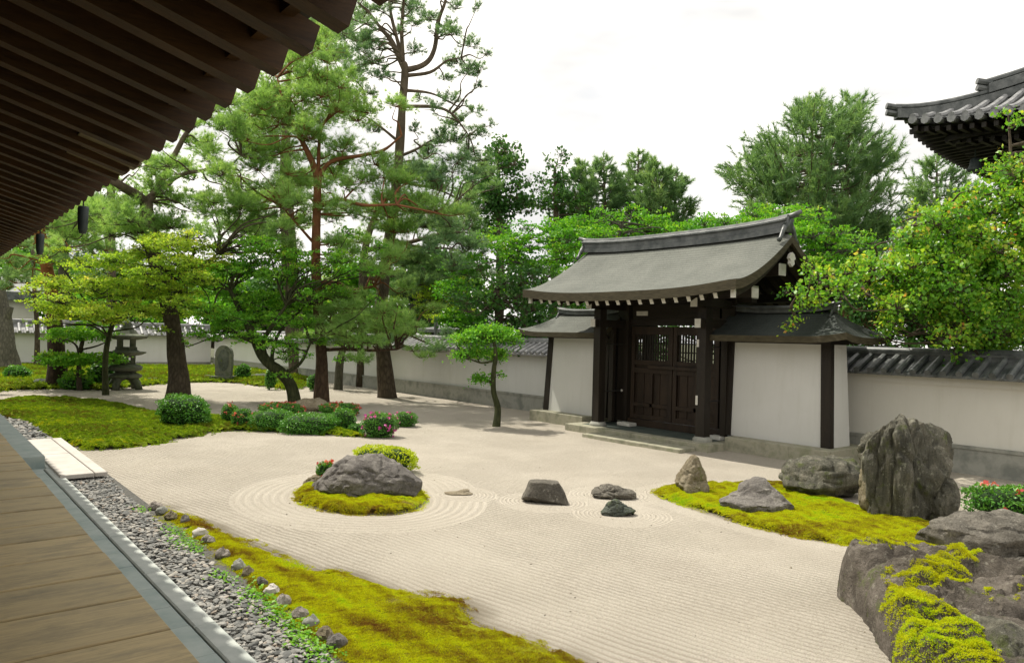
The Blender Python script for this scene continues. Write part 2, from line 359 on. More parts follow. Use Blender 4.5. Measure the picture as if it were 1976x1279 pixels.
def pdist(P, poly):
    d = np.full(len(P), 1e9); q = np.roll(poly, -1, 0)
    for a, b in zip(poly, q):
        ab = b-a; t = np.clip(((P-a) @ ab)/(ab @ ab+1e-12), 0, 1); d = np.minimum(d, np.hypot(*(P-a-t[:, None]*ab).T))
    return d
_r = np.random.default_rng(5); _W = [(_r.normal(size=2), _r.uniform(0, 6.28)) for _ in range(40)]
def fnoise(P, scale, s=0):
    """cheap smooth random field 0..1"""
    P = np.asarray(P)[:, :2]/scale; r = np.zeros(len(P))
    for i in range(7):
        k, ph = _W[(s*7+i) % 40]; r += np.sin(P @ (k*(1+.5*i))+ph)/(1+.35*i)
    return .5+r/5.0

# ------------------------------------------------------------------ ground
FORE = pxpoly([(292, 981), (340, 988), (400, 1016), (470, 1048), (535, 1075), (600, 1103), (655, 1106), (720, 1128), (800, 1150), (870, 1160), (912, 1180), (905, 1205), (980, 1228), (1060, 1252), (1130, 1285), (1400, 1500), (1000, 1600), (640, 1270), (560, 1205), (470, 1122), (390, 1055), (320, 1000)])
ISL = pxpoly([(568, 962), (585, 942), (630, 930), (720, 925), (790, 932), (818, 955), (818, 975), (790, 988), (735, 995), (650, 991), (598, 979)])
RMOSS = pxpoly([(1266, 953), (1300, 940), (1380, 936), (1450, 932), (1545, 940), (1640, 975), (1760, 1005), (1850, 1030), (1930, 1060), (1850, 1085), (1700, 1062), (1560, 1040), (1440, 1013), (1340, 983)])
LMOSS = pxpoly([(-60, 790), (5, 776), (90, 771), (180, 775), (255, 787), (310, 800), (420, 808), (560, 822), (690, 838), (690, 845), (560, 836), (430, 833), (365, 846), (300, 858), (165, 869), (100, 846), (40, 815), (-40, 805)])
SMALL = [(1050, 968, .42), (1185, 955, .48), (1198, 993, .42), (880, 955, .3)]
fine = lambda a, b, s: np.arange(a, b, s)
gx = np.concatenate([fine(1.7, 13.6, .06), fine(13.6, 17.2, .3)]); gy = np.concatenate([fine(-6, 1, .5), fine(1, 19, .06), fine(19, 48.6, .3)])
GX, GY = np.meshgrid(gx, gy); GP = np.stack([GX.ravel(), GY.ravel()], 1)
ring = np.full(len(GP), 5.)
for pl, wd in ((ISL, .85), (RMOSS, .35)): ring = np.minimum(ring, np.where(inside(GP, pl), 0, pdist(GP, pl))*.55/wd)
for x, y, w in SMALL:
    g = G(x, y); ring = np.minimum(ring, np.maximum(0, np.hypot(GP[:, 0]-g[0], GP[:, 1]-g[1])-w*.6)*.55/.42)
dirt = np.where(inside(GP, FORE), 1., np.clip(1-pdist(GP, FORE)/.34, 0, 1))*(.35+.9*fnoise(GP, .35))
dirt = np.maximum(dirt, np.where(inside(GP, RMOSS), 1, np.clip(1-pdist(GP, RMOSS)/.12, 0, 1))*.7)
gz = (fnoise(GP, 1.1, 2)-.5)*.02
me = bpy.data.meshes.new('gravel'); ny, nx = GX.shape
fi = np.arange((ny-1)*(nx-1)); fr = fi//(nx-1)*nx+fi % (nx-1); FQ = np.stack([fr, fr+1, fr+nx+1, fr+nx], 1)
me.from_pydata(np.column_stack([GP, gz]).tolist(), [], FQ.tolist())
for nm, ar in (('ring', ring), ('dirt', dirt)):
    a = me.attributes.new(nm, 'FLOAT', 'POINT'); a.data.foreach_set('value', ar.astype(np.float32))
me.polygons.foreach_set('use_smooth', [True]*len(me.polygons))
gravel = tag(bpy.data.objects.new('gravel', me), kind='structure'); COL.objects.link(gravel)
m, t, out = mat('gravel')
v = coords(t); sep = nd(t, 'ShaderNodeSeparateXYZ'); t.links.new(v, sep.inputs[0])
wob = math_(t, 'MULTIPLY', noise(t, v, .9, 3, .55), .16)
s_ = math_(t, 'ADD', math_(t, 'ADD', math_(t, 'MULTIPLY', sep.outputs[0], .985), math_(t, 'MULTIPLY', sep.outputs[1], .17)), wob)
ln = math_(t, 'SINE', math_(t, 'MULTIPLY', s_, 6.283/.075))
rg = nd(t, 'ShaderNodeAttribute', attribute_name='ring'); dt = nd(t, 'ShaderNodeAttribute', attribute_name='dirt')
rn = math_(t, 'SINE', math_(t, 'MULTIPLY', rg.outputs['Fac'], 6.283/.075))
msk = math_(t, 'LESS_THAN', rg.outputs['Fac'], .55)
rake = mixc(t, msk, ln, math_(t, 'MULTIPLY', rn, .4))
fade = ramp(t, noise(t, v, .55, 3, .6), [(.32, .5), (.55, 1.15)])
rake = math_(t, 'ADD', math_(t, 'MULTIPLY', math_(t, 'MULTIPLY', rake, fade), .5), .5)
g1 = noise(t, v, 75, 3, .8); g2 = noise(t, v, 190, 2, .7); g0 = noise(t, v, .7, 5, .6)
c = ramp(t, g0, [(.3, (.67, .61, .51)), (.7, (.775, .715, .61))])
c = mixc(t, ramp(t, g1, [(.34, .95), (.55, 0.)]), c, (.37, .32, .25)); c = mixc(t, ramp(t, g2, [(.54, 0.), (.66, .6)]), c, (.82, .77, .68))
c = mixc(t, ramp(t, rake, [(0., .55), (.5, 0.)]), c, (.38, .33, .26))  # troughs coloured darker for coarse grains and furrow shadow together
sp = noise(t, v, 26, 2, .5); c = mixc(t, ramp(t, sp, [(.72, 0.), (.76, .7)]), c, (.27, .22, .15))
c = mixc(t, ramp(t, dt.outputs['Fac'], [(.25, 0.), (.8, .85)]), c, (.27, .235, .17))
wt = nd(t, 'ShaderNodeSeparateXYZ'); t.links.new(v, wt.inputs[0])
h = math_(t, 'ADD', math_(t, 'MULTIPLY', rake, 1.3), math_(t, 'ADD', math_(t, 'MULTIPLY', g1, .9), math_(t, 'MULTIPLY', g2, .45)))
principled(t, out, c, .92, bump(t, h, 1., .022), .15); M['gravel'] = m; me.materials.append(m)

gm = MB(); gm.box(-700, 700, -700, 700, -.3, -.08); M['earth'] = simple('earth', (.05, .06, .025), (.12, .12, .06), .8, .95)
tag(gm.build('ground', 'earth'), kind='structure')

def moss(name, label, cat, poly, h, base, blade, density, bl, seed, step=.05, k=5, edge=.25, w=.004, rag=.14, tone=0.):
    rng = np.random.default_rng(seed); lo, hi = poly.min(0), poly.max(0)
    def z(P): d = np.where(inside(P, poly), pdist(P, poly), 0); return h*np.minimum(1, d/edge)**.6*(.55+.7*fnoise(P, .22, seed))+h*.7*fnoise(P, .07, seed+1)*np.minimum(1, d/.05)
    xs = np.arange(lo[0], hi[0]+step, step); ys = np.arange(lo[1], hi[1]+step, step); X, Y = np.meshgrid(xs, ys); P = np.stack([X.ravel(), Y.ravel()], 1)
    Z = z(P)+.006; ins = inside(P, poly); nx_ = len(xs); q = []
    ii = np.arange((len(ys)-1)*(nx_-1)); a = ii//(nx_-1)*nx_+ii % (nx_-1); idx = np.stack([a, a+1, a+nx_+1, a+nx_], 1)
    sdp = np.where(ins, 1, -1)*pdist(P, poly)+(fnoise(P, .13, seed+5)-.5)*rag-.015; ins = sdp > 0; idx = idx[ins[idx].all(1)]; V3 = np.column_stack([P, Z]); Vb = V3[idx].reshape(-1, 3)
    n = int((hi-lo+.2).prod()*density); B = rng.uniform(lo-.1, hi+.1, (n, 2)); inn = inside(B, poly); d = np.where(inn, 1, -1)*pdist(B, poly)+(fnoise(B, .13, seed+5)-.5)*rag+(fnoise(B, .045, seed+6)-.5)*rag*.5
    inn = d > 0; d = np.abs(d)
    keep = (inn & (fnoise(B, .16, seed+2)+rng.normal(size=n)*.12 > .36-.30*np.minimum(1, d/.3))) | (~inn & (d < .05) & (rng.random(n) < .22))
    B = B[keep]; T = .12+tone+.55*fnoise(B, .55, seed+3)+.5*(fnoise(B, .13, seed+4)-.5)+.35*(fnoise(B, .05, seed+1)-.5)+rng.normal(size=len(B))*.1
    P3 = np.column_stack([B, z(B)]); A = unit(np.column_stack([rng.normal(size=(len(B), 2))*.6, np.ones(len(B))]))
    Vn = needles(rng, P3, A, k, bl, .9, w)
    o = npchunks(name, [(Vb, 4, .5, base), (Vn, 3, np.repeat(T, k)+rng.normal(size=len(T)*k)*.06, blade)])
    return tag(o, label, cat, kind='stuff')
moss('moss', 'long tapering bed of yellow-green moss beside the grey pebble strip in the foreground', 'moss', FORE, .035, 'moss_bed', 'moss_blade', 17000, .010, 1, .025, 6, w=.003, rag=.24, tone=.05)
moss('moss', 'small oval island of golden moss under the round brown boulder', 'moss', ISL, .075, 'moss_bed', 'moss_blade', 12000, .014, 2, .03, 5, .12, w=.004, rag=.08, tone=.14)
moss('moss', 'wide bed of yellow moss at the foot of the tall standing stone', 'moss', RMOSS, .06, 'moss_bed', 'moss_blade', 11000, .014, 3, .035, 5, .2, w=.004, tone=.16)
moss('moss', 'dark green moss lawn around the large clipped bush beside the stone bridge slabs', 'moss', LMOSS, .10, 'moss_bed_green', 'moss_green', 3000, .022, 4, .08, 5, .4, w=.008, rag=.3)
BACK = pxpoly([(-80, 757), (40, 753), (130, 751), (215, 753), (300, 743), (420, 738), (500, 746), (560, 754), (605, 744), (600, 728), (560, 712), (300, 709), (-80, 709)], 3)
moss('moss', 'mossy bank with low rocks along the foot of the far wall', 'moss', BACK, .12, 'moss_bed_green', 'moss_green', 90, .12, 5, .35, 5, .8, w=.02)

# bright ground cover creeping over the edging stones
rng = np.random.default_rng(11); P = []
for x, y, r, n in [(335, 1030, .12, 160), (352, 1052, .12, 200), (375, 1065, .09, 120), (430, 1120, .1, 120), (490, 1155, .13, 260), (520, 1185, .12, 240), (560, 1215, .12, 220), (590, 1245, .12, 240), (610, 1265, .12, 200), (268, 990, .08, 80)]:
    g = G(x, y); P.append(np.column_stack([g[0]+rng.normal(size=n)*r*.6, g[1]+rng.normal(size=n)*r*1.3, .03+rng.random(n)*.035]))
P = np.concatenate(P); o = npchunks('ground_cover', [(leaves(rng, P, .03, .6, .7), 4, rng.random(len(P)), 'ground_cover')])
tag(o, 'bright green creeping plants among the edging stones', 'ground cover', kind='stuff')

# ------------------------------------------------------------------ stones scattered as one gravel mass
def ico(sub, seed, sq=.5, amp=.25):
    bm = bmesh.new(); bmesh.ops.create_icosphere(bm, subdivisions=sub, radius=1)
    v = np.array([x.co[:] for x in bm.verts]); f = np.array([[q.index for q in p.verts] for p in bm.faces]); bm.free()
    r = np.array([1+amp*mnoise.noise(Vector(p)*1.3+Vector((seed*7.1, seed*3.3, 0))) for p in v]); v = v*r[:, None]
    rg_ = np.random.default_rng(seed)
    for _ in range(6):
        nrm = unit(rg_.normal(size=3)); dd = rg_.uniform(.55, .8); s = v @ nrm; v = np.where(s[:, None] > dd, v-nrm*(s-dd)[:, None], v)
    v[:, 2] *= sq; return v, f
def scatter(name, label, cat, P, S, matn, seed, sub=1, tints=None, sq=.5):
    rng = np.random.default_rng(seed); base = [ico(sub, i+seed, sq) for i in range(6)]; Vs = []; ts = []
    for i, (p, s) in enumerate(zip(P, S)):
        v, f = base[i % 6]; a = rng.uniform(0, 6.28); ca, sa = math.cos(a), math.sin(a); e = rng.uniform(.65, 1.35)
        q = v*np.array([s*e, s/e, s]); tl = rng.normal()*.25; q = np.column_stack([q[:, 0], q[:, 1], q[:, 2]+q[:, 0]*tl])
        q = np.column_stack([q[:, 0]*ca-q[:, 1]*sa, q[:, 0]*sa+q[:, 1]*ca, q[:, 2]])+p
        Vs.append(q[f].reshape(-1, 3)); ts.append(np.full(len(f), rng.random() if tints is None else tints[i]))
    o = npchunks(name, [(np.concatenate(Vs), 3, np.concatenate(ts), matn)]); return tag(o, label, cat, kind='stuff')
rng = np.random.default_rng(21); n = 7000; Y = rng.uniform(1.5, 12.6, n); X = rng.uniform(1.9, 2.37, n)+np.where(Y > 10.2, (Y-10.2)*.05, 0)*rng.random(n)
P = np.column_stack([X, Y, rng.uniform(.0, .045, n)]); S = rng.uniform(.015, .036, n)*np.where(rng.random(n) < .12, 1.35, 1)
n2 = 900; Y2 = rng.uniform(16.5, 24, n2); P2 = np.column_stack([rng.uniform(1.8, 2.35, n2), Y2, rng.uniform(0, .05, n2)]); S2 = rng.uniform(.035, .07, n2)
scatter('pebble_strip', 'strip of grey river pebbles between the stone kerb and the moss', 'pebbles', np.vstack([P, P2]), np.concatenate([S, S2]), 'pebble', 3)
n = 130; P = np.column_stack([rng.uniform(2.6, 9, n), rng.uniform(2.5, 11, n), np.full(n, .006)])
scatter('leaf_litter', 'tiny dark specks of fallen debris on the raked gravel', 'litter', P, rng.uniform(.005, .012, n), 'litter', 8, 1)
bs = MB(); bs.box(1.885, 2.52, -1, 24, -.05, .012); M['grit'] = simple('grit', (.07, .068, .06), (.16, .155, .14), 30, .9)
tag(bs.build('pebble_bed', 'grit'), kind='structure')

# ------------------------------------------------------------------ rocks
def rock(name, label, cat, base, levels, material, seed, amp=.05, fr=2.2, pw=2.6, yaw=0., seg=64, rings=44, stretch=1., group=None, facets=30):
    """levels: (z, cx, cy, rx, ry); local x to the right of the photograph's view, y away from it"""
    L_ = np.array(levels, float); zs = np.linspace(L_[0, 0], L_[-1, 0], rings); S = [np.interp(zs, L_[:, 0], L_[:, i]) for i in range(1, 5)]
    rng = np.random.default_rng(seed); fac = [(unit(rng.normal(size=3)*np.array([1, 1, .5])), rng.uniform(.84, 1.06)) for _ in range(facets)]
    ex, ey = R0*math.cos(yaw)+AWAY*math.sin(yaw), -R0*math.sin(yaw)+AWAY*math.cos(yaw)
    a = np.linspace(0, 2*np.pi, seg, endpoint=False); ca, sa = np.cos(a), np.sin(a); sup = (np.abs(ca)**pw+np.abs(sa)**pw)**(-1/pw)
    V = []
    H_ = zs[-1]
    for k, z in enumerate(zs):
        V.append(np.column_stack([S[0][k]+ca*sup*S[2][k], S[1][k]+sa*sup*S[3][k], np.full(seg, z)]))
    # close the top with shrinking rings
    for q in (.72, .42, .15):
        V.append(np.column_stack([S[0][-1]+ca*sup*S[2][-1]*q, S[1][-1]+sa*sup*S[3][-1]*q, np.full(seg, H_+(1-q)*.03)]))
    V = np.concatenate(V); mid = np.array([S[0].mean(), S[1].mean(), H_*.45]); ext = np.array([S[2].max(), S[3].max(), max(H_*.6, .05)])
    q = (V-mid)/ext
    for nrm, d in fac:
        s = q @ nrm; q = np.where(s[:, None] > d, q-nrm*(s-d)[:, None]*.95, q)
    V = q*ext+mid; nrm = unit(q)
    f1 = np.array([mnoise.fractal(Vector((p[0]*fr+seed, p[1]*fr, p[2]*fr*stretch)), .9, 2.1, 5) for p in V])
    f2 = np.array([abs(mnoise.noise(Vector((p[0]*fr*1.7, p[1]*fr*1.7+seed, p[2]*fr*1.1*stretch)))) for p in V])
    def vor(p):
        dd, _ = mnoise.voronoi(Vector(p)); return dd[1]-dd[0]
    f3 = np.array([vor((p[0]*fr*1.5+seed, p[1]*fr*1.5, p[2]*fr*1.5*stretch)) for p in V])
    V = V+nrm*((f1*amp)-(.25-f2).clip(0, 1)*amp*1.5-(.16-f3).clip(0, 1)*amp*3.6)[:, None]
    Wd = V[:, :1]*ex+V[:, 1:2]*ey; Wd[:, 2] = V[:, 2]; Wd = Wd+np.array([base[0], base[1], 0])
    kr = rings+3; b = MB(); vs = [tuple(p) for p in Wd]
    fs = [(i*seg+j, i*seg+(j+1) % seg, (i+1)*seg+(j+1) % seg, (i+1)*seg+j) for i in range(kr-1) for j in range(seg)]+[tuple((kr-1)*seg+j for j in range(seg))]
    b.add(vs, fs); o = wedge(b.build(name, material, None, True), 30)
    # origin at the foot of the stone
    me = o.data; me.transform(Matrix.Translation((-base[0], -base[1], 0))); o.location = (base[0], base[1], 0)
    return tag(o, label, cat, group)
def midg(x, y, back=0.): return G(x, y)+AWAY*back
# island boulder: crest to the left of its middle, long flank to the right
rock('boulder', 'rounded brown boulder on the small golden moss island', 'rock', midg(704, 962, .1),
     [(-.1, -.02, 0, .84, .42), (.12, -.02, 0, .84, .42), (.24, .04, .02, .76, .39), (.36, .02, .04, .6, .34), (.47, -.04, .06, .44, .27), (.57, -.08, .08, .27, .17)], 'rock_purple', 3, .05, 2.6, 2.3, seg=100, rings=60)
rock('rock', 'small sand-coloured rock at the left end of the moss island', 'rock', midg(592, 950, .3), [(-.05, 0, 0, .16, .14), (.1, 0, 0, .14, .12), (.17, .02, 0, .08, .07)], 'rock_tan', 5, .03, 6, seg=32, rings=20)
rock('rock', 'flat-topped wedge-shaped rock alone on the raked gravel', 'rock', midg(1050, 972, .15), [(-.08, 0, 0, .335, .23), (.02, 0, 0, .335, .23), (.16, .01, 0, .27, .19), (.27, .0, .0, .215, .15), (.285, .0, 0, .205, .145)], 'rock_brown', 9, .012, 3, 7., facets=5)
rock('rock', 'low flat pale stone barely rising from the gravel', 'rock', midg(882, 955, .05), [(-.03, 0, 0, .25, .12), (.02, 0, 0, .22, .11), (.045, .08, 0, .09, .06), (.065, .11, 0, .06, .04)], 'rock_tan', 12, .012, 5, seg=40, rings=16)
rock('rock', 'low lumpy brown rock behind the small dark pointed one', 'rock', midg(1190, 962, .1), [(-.05, 0, 0, .37, .2), (.04, 0, 0, .36, .2), (.1, -.04, 0, .28, .15), (.165, -.1, .02, .14, .1), (.18, -.12, .02, .1, .07)], 'rock_brown', 14, .04, 4)
rock('rock', 'small dark green-grey pointed rock at the front of the gravel', 'rock', midg(1197, 996, .1), [(-.05, .02, 0, .29, .17), (.02, .02, 0, .28, .16), (.08, -.01, 0, .2, .12), (.15, -.04, 0, .1, .08), (.2, -.06, 0, .045, .04)], 'rock_green', 17, .03, 5)
rock('rock', 'upright triangular tan rock at the left tip of the moss bed', 'rock', midg(1336, 958, .12), [(-.05, 0, 0, .31, .24), (.1, .0, 0, .29, .22), (.28, .02, .02, .22, .17), (.42, .04, .03, .16, .12), (.54, .05, .03, .09, .07), (.57, .05, .03, .06, .05)], 'rock_tan', 19, .035, 3.5, 2.4)
rock('rock', 'low grey two-tiered rock in the middle of the moss bed', 'rock', midg(1473, 1000, .3), [(-.05, 0, 0, .54, .36), (.12, .0, 0, .52, .34), (.2, .02, .06, .40, .26), (.3, .02, .1, .27, .2), (.38, .0, .14, .2, .15), (.42, .02, .16, .14, .1)], 'rock_purple', 22, .045, 2.8)
rock('rock', 'squat dark block of rock left of the tall standing stone', 'rock', midg(1610, 966, .38), [(-.1, 0, 0, .66, .42), (.2, -.0, 0, .66, .42), (.4, .03, .02, .60, .38), (.52, .05, .04, .52, .32), (.57, .1, .06, .4, .24)], 'rock_dark', 25, .05, 2.4, 3.4, yaw=.15)
rock('standing_stone', 'tall dark furrowed standing stone, the largest upright rock', 'rock', midg(1768, 1010, .38),
     [(-.1, -.04, 0, .5, .4), (.1, -.04, 0, .52, .42), (.35, -.04, 0, .54, .43), (.7, -.01, .0, .58, .42), (.95, .02, .02, .60, .4), (1.12, .05, .03, .60, .37), (1.25, .07, .04, .55, .33), (1.34, .07, .05, .44, .27)], 'rock_dark', 28, .12, 2.8, 4.2, stretch=.22, seg=110, rings=70)
rock('rock', 'smooth-edged brown slab leaning on the left side of the standing stone', 'rock', midg(1702, 1000, .1), [(-.1, .06, 0, .2, .2), (.15, .0, 0, .26, .22), (.5, -.03, 0, .28, .22), (.75, -.01, .04, .25, .2), (.9, .05, .06, .16, .14), (.97, .09, .06, .08, .08)], 'rock_tan', 31, .035, 3, 2.5)
rock('rock', 'narrow dark rock against the right side of the standing stone', 'rock', midg(1834, 1014, .16), [(-.1, -.04, 0, .17, .18), (.25, .0, 0, .18, .18), (.45, .03, .02, .15, .15), (.57, .04, .03, .09, .09), (.6, .04, .03, .05, .05)], 'rock_dark', 33, .03, 4, 2.6)
rock('boulder', 'broad weathered boulder cut by the right edge behind the mossy slab', 'rock', midg(1925, 1078, .35), [(-.1, .1, 0, .74, .42), (.15, .1, 0, .74, .42), (.27, .1, .02, .66, .36), (.36, .1, .05, .5, .28), (.40, .08, .08, .36, .2)], 'rock_brown', 36, .055, 2.4, 2.6)

# ------------------------------------------------------------------ broad mossy slab in the right foreground (terraced top, steep sides)
def mossy_slab():
    poly = closed([(6.62, 3.28), (6.95, 3.42), (7.5, 3.18), (7.85, 2.6), (8.2, 1.9), (8.0, 1.0), (6.6, .6), (5.3, 1.2), (5.2, 2.05), (5.68, 2.45), (6.25, 2.88)], 5)
    poly = poly+np.array([[mnoise.noise(Vector((p[0]*4, p[1]*4, 1)))*.07, mnoise.noise(Vector((p[0]*4, p[1]*4, 5)))*.07] for p in poly])
    st = .024; lo, hi = poly.min(0)-.1, poly.max(0)+.1
    xs, ys = np.arange(lo[0], hi[0], st), np.arange(lo[1], hi[1], st); X, Y = np.meshgrid(xs, ys); P = np.stack([X.ravel(), Y.ravel()], 1)
    def hz(P):
        d = np.where(inside(P, poly), pdist(P, poly), 0.)
        r = P @ R0[:2]; a = P @ AWAY[:2]
        n1 = np.array([mnoise.fractal(Vector((p[0]*2.1, p[1]*2.1, 3)), .8, 2.1, 6) for p in P])
        def cr(p): dd, _ = mnoise.voronoi(Vector((p @ R0[:2]*1.7+.3*n0(p), p @ AWAY[:2]*3.4, 2.))); return max(0, .2-(dd[1]-dd[0]))
        n0 = lambda p: mnoise.noise(Vector((p[0]*3, p[1]*3, 7)))
        n3 = np.array([cr(p) for p in P])
        n2 = np.array([mnoise.noise(Vector((q*1.3+w*.5, w*4.2+q*1.1, 9))) for q, w in zip(r, a)])
        ter = np.floor(n2*3.2+.5)/3.2*.085+.02*n2
        top = .39+.055*(a-5.6)-.02*(r-3.5)+n1*.05+ter-n3*.34
        wall = np.clip((d+.04*n1)/.10, 0, 1)**.38*(1+.1*n1)
        return top*np.clip(wall, 0, 1.05)
    Z = hz(P); nx_ = len(xs); ins = inside(P, poly); ii = np.arange((len(ys)-1)*(nx_-1)); a = ii//(nx_-1)*nx_+ii % (nx_-1)
    idx = np.stack([a, a+1, a+nx_+1, a+nx_], 1); idx = idx[ins[idx].any(1)]
    loc = np.array([6.7, 2.1, 0.])
    me = bpy.data.meshes.new('boulder'); me.from_pydata((np.column_stack([P, np.where(ins, Z, -.06)])-loc).tolist(), [], idx.tolist())
    me.materials.append(M['rock_slab']); me.polygons.foreach_set('use_smooth', [True]*len(me.polygons)); me.update()
    try: me.set_sharp_from_angle(angle=math.radians(38))
    except Exception: pass
    o = bpy.data.objects.new('boulder', me); COL.objects.link(o); o.location = loc
    tag(o, 'big flat boulder with moss growing over its top, in the right foreground corner', 'rock')
    rng = np.random.default_rng(77)
    p1 = closed([G(x, y, .41)[:2] for x, y in [(1700, 1140), (1722, 1128), (1790, 1150), (1850, 1168), (1885, 1185), (1905, 1215), (1935, 1255), (1960, 1320), (1740, 1320), (1698, 1240), (1690, 1190)]], 3)
    p2 = closed([G(x, y, .44)[:2] for x, y in [(1700, 1095), (1760, 1088), (1812, 1074), (1845, 1090), (1912, 1118), (1905, 1128), (1845, 1112), (1800, 1122), (1725, 1118)]], 3)
    n = 90000; B = rng.uniform(lo, hi, (n, 2)); e = fnoise(B, .13, 3)
    k1 = (inside(B, p1) & (e+np.minimum(.5, pdist(B, p1)*3) > .42)); k2 = inside(B, p2) & (e > .4); k3 = (e > .84) & inside(B, poly) & (pdist(B, poly) > .12)
    B = B[k1 | k2 | k3]; B = B[inside(B, poly)]; cush = .028*fnoise(B, .07, 6)
    Pz = np.column_stack([B, hz(B)+cush]); A = unit(np.column_stack([rng.normal(size=(len(B), 2))*.5, np.ones(len(B))]))
    T = .42+.45*fnoise(B, .22, 9)+rng.normal(size=len(B))*.1
    ch = npmesh('moss_cushion', needles(rng, Pz, A, 8, .011, 1.1, .0035), 3, np.repeat(T, 8), 'moss_blade')
    ch.data.transform(Matrix.Translation(-Vector(loc))); ch.parent = o; ch['kind'] = 'stuff'
mossy_slab()
rock('rock', 'dark low rock in the bottom right corner below the mossy slab', 'rock', (5.75, 1.75), [(-.05, 0, 0, .3, .3), (.3, 0, 0, .3, .3), (.42, 0, 0, .26, .26), (.46, 0, 0, .2, .2)], 'rock_dark', 71, .04, 3)
for i, (x, y, w, hgt, mt, lab) in enumerate([(22, 742, 30, .25, 'rock_dark', 'low dark rock at the left edge of the mossy bank'), (80, 745, 34, .3, 'rock_green', 'low mossy rock left of the dark pine base'), (305, 738, 38, .22, 'rock_dark', 'flat dark rock on the moss right of the stone lantern'),
        (395, 733, 22, .2, 'rock_dark', 'small flat dark rock left of the carved stone slab'), (505, 732, 34, .26, 'rock_green', 'pale-topped flat rock on the moss right of the carved slab'), (600, 792, 46, .34, 'rock_tan', 'pale sandy rock among the flowering azaleas')]):
    g = G(x, y); s = w/F*depth(g)/1.0
    rock('rock', lab, 'rock', g[:2], [(-.05, 0, 0, s, s*.7), (hgt*.4, 0, 0, s*.95, s*.65), (hgt*.8, .05, 0, s*.6, s*.42), (hgt, .05, 0, s*.35, s*.25)], mt, 40+i, .08, 1.6, seg=32, rings=16)
# row of edging stones
rng = np.random.default_rng(31); EDG = [(298, 984), (312, 993), (330, 1004), (357, 1010), (385, 1036), (402, 1050), (430, 1078), (460, 1100), (478, 1112), (505, 1133), (524, 1150), (545, 1170), (578, 1196), (600, 1212), (628, 1236), (648, 1250)]
LK = ['pale flat', 'grey', 'tan', 'pinkish', 'whitish', 'brownish']
NB = ['at the far tip of the foreground moss', 'second from the far tip of the foreground moss', 'third from the far tip of the foreground moss', 'fourth from the far tip, half under the moss', 'fifth from the far tip, beside green creepers', 'sixth from the far tip, below the creepers',
      'seventh from the far tip of the stone row', 'eighth from the far tip, above a bright green patch', 'ninth from the far tip, beside a bright green patch', 'tenth from the far tip of the stone row', 'seventh from the near end of the stone row', 'sixth from the near end of the stone row', 'fourth from the near end of the stone row', 'third from the near end of the stone row', 'second from the near end of the stone row', 'nearest in the stone row at the bottom of the picture']
for i, (x, y) in enumerate(EDG):
    g = G(x, y); s = rng.uniform(.05, .082)
    rock('edging_stone', f'{LK[i % 6]} edging stone {NB[i]}', 'edging stone', g[:2], [(-.03, 0, 0, s*1.2, s), (.05, 0, 0, s*1.15, s*.95), (.085, 0, 0, s*.8, s*.65), (.1, 0, 0, s*.5, s*.4)], ['edge_pale', 'stone_grey', 'rock_tan', 'rock_purple', 'slab_white', 'edge_pale'][i % 6], 90+i, .018, 9, yaw=rng.uniform(0, 3), seg=20, rings=9, group='edging stones along the foreground moss')

# ------------------------------------------------------------------ temple hall: deck, kerb, eave
HALL = thing('temple_hall', 'dark timber temple hall with wooden veranda deck and deep raftered eave, on the left', 'temple hall', (0, 6, 0))
b = MB(); rng = np.random.default_rng(4); y = -3.
bounds = [4.46, 5.11, 5.68]
ys = [4.46]; 
while ys[0] > -3: ys.insert(0, ys[0]-rng.uniform(.52, .66))
ys += [5.11, 5.68]
while ys[-1] < 30: ys.append(ys[-1]+rng.uniform(.5, .62))
for y0, y1 in zip(ys[:-1], ys[1:]): b.box(-1.25, 1.22+rng.uniform(-.004, .004), y0+.014, y1-.014, .54, .6+rng.uniform(-.004, .004), 0, .007)
b.box(1.05, 1.12, -3, 30, .36, .54)
m, t, out = mat('deck_wood'); v = coords(t, (1.1, 26, 6)); n = noise(t, v, 2.0, 10, .75, .4); n2 = noise(t, coords(t, (.8, 2.6, 1)), 2.0, 10, .78)
vp = nd(t, 'ShaderNodeNewGeometry'); sy = nd(t, 'ShaderNodeSeparateXYZ'); t.links.new(vp.outputs['Position'], sy.inputs[0])
c = ramp(t, n, [(.3, (.42, .30, .135)), (.7, (.82, .64, .34))]); pi = nd(t, 'ShaderNodeNewGeometry')
c = mixc(t, math_(t, 'MULTIPLY', pi.outputs['Random Per Island'], .45), c, (.42, .33, .17))
c = mixc(t, ramp(t, n2, [(.46, 0.), (.66, .62)]), c, (.15, .14, .1))
principled(t, out, c, ramp(t, n, [(.3, .42), (.7, .65)]), bump(t, n, .35, .004), .4); M['deck_wood'] = m
b.build('deck', 'deck_wood', HALL)
b = MB(); b.box(-1.4, -1.25, -3, 30, .5, 4.6); b.build('wall', 'dark_wood', HALL)  # out of view, added to make the space under the eave dark
for yy in np.arange(-2, 30, 3.9): b = MB(); b.box(.82, 1.0, yy-.09, yy+.09, .02, .54); b.build('deck_post', 'dark_wood', HALL)
EX, EZ, SL = 1.385, 3.62, .285       # eave edge, height, pitch
b = MB(); b.hexa([(EX+.03, -3, EZ+.13), (EX+.03, 30, EZ+.13), (-1.6, 30, EZ+.13+SL*(EX+1.6)), (-1.6, -3, EZ+.13+SL*(EX+1.6)), (EX+.03, -3, EZ+.16), (EX+.03, 30, EZ+.16), (-1.6, 30, EZ+.16+SL*(EX+1.6)), (-1.6, -3, EZ+.16+SL*(EX+1.6))])
b.build('soffit', 'soffit_wood', HALL)
b = MB()  # tiled roof slope above the boards, with a scalloped row of eave tiles
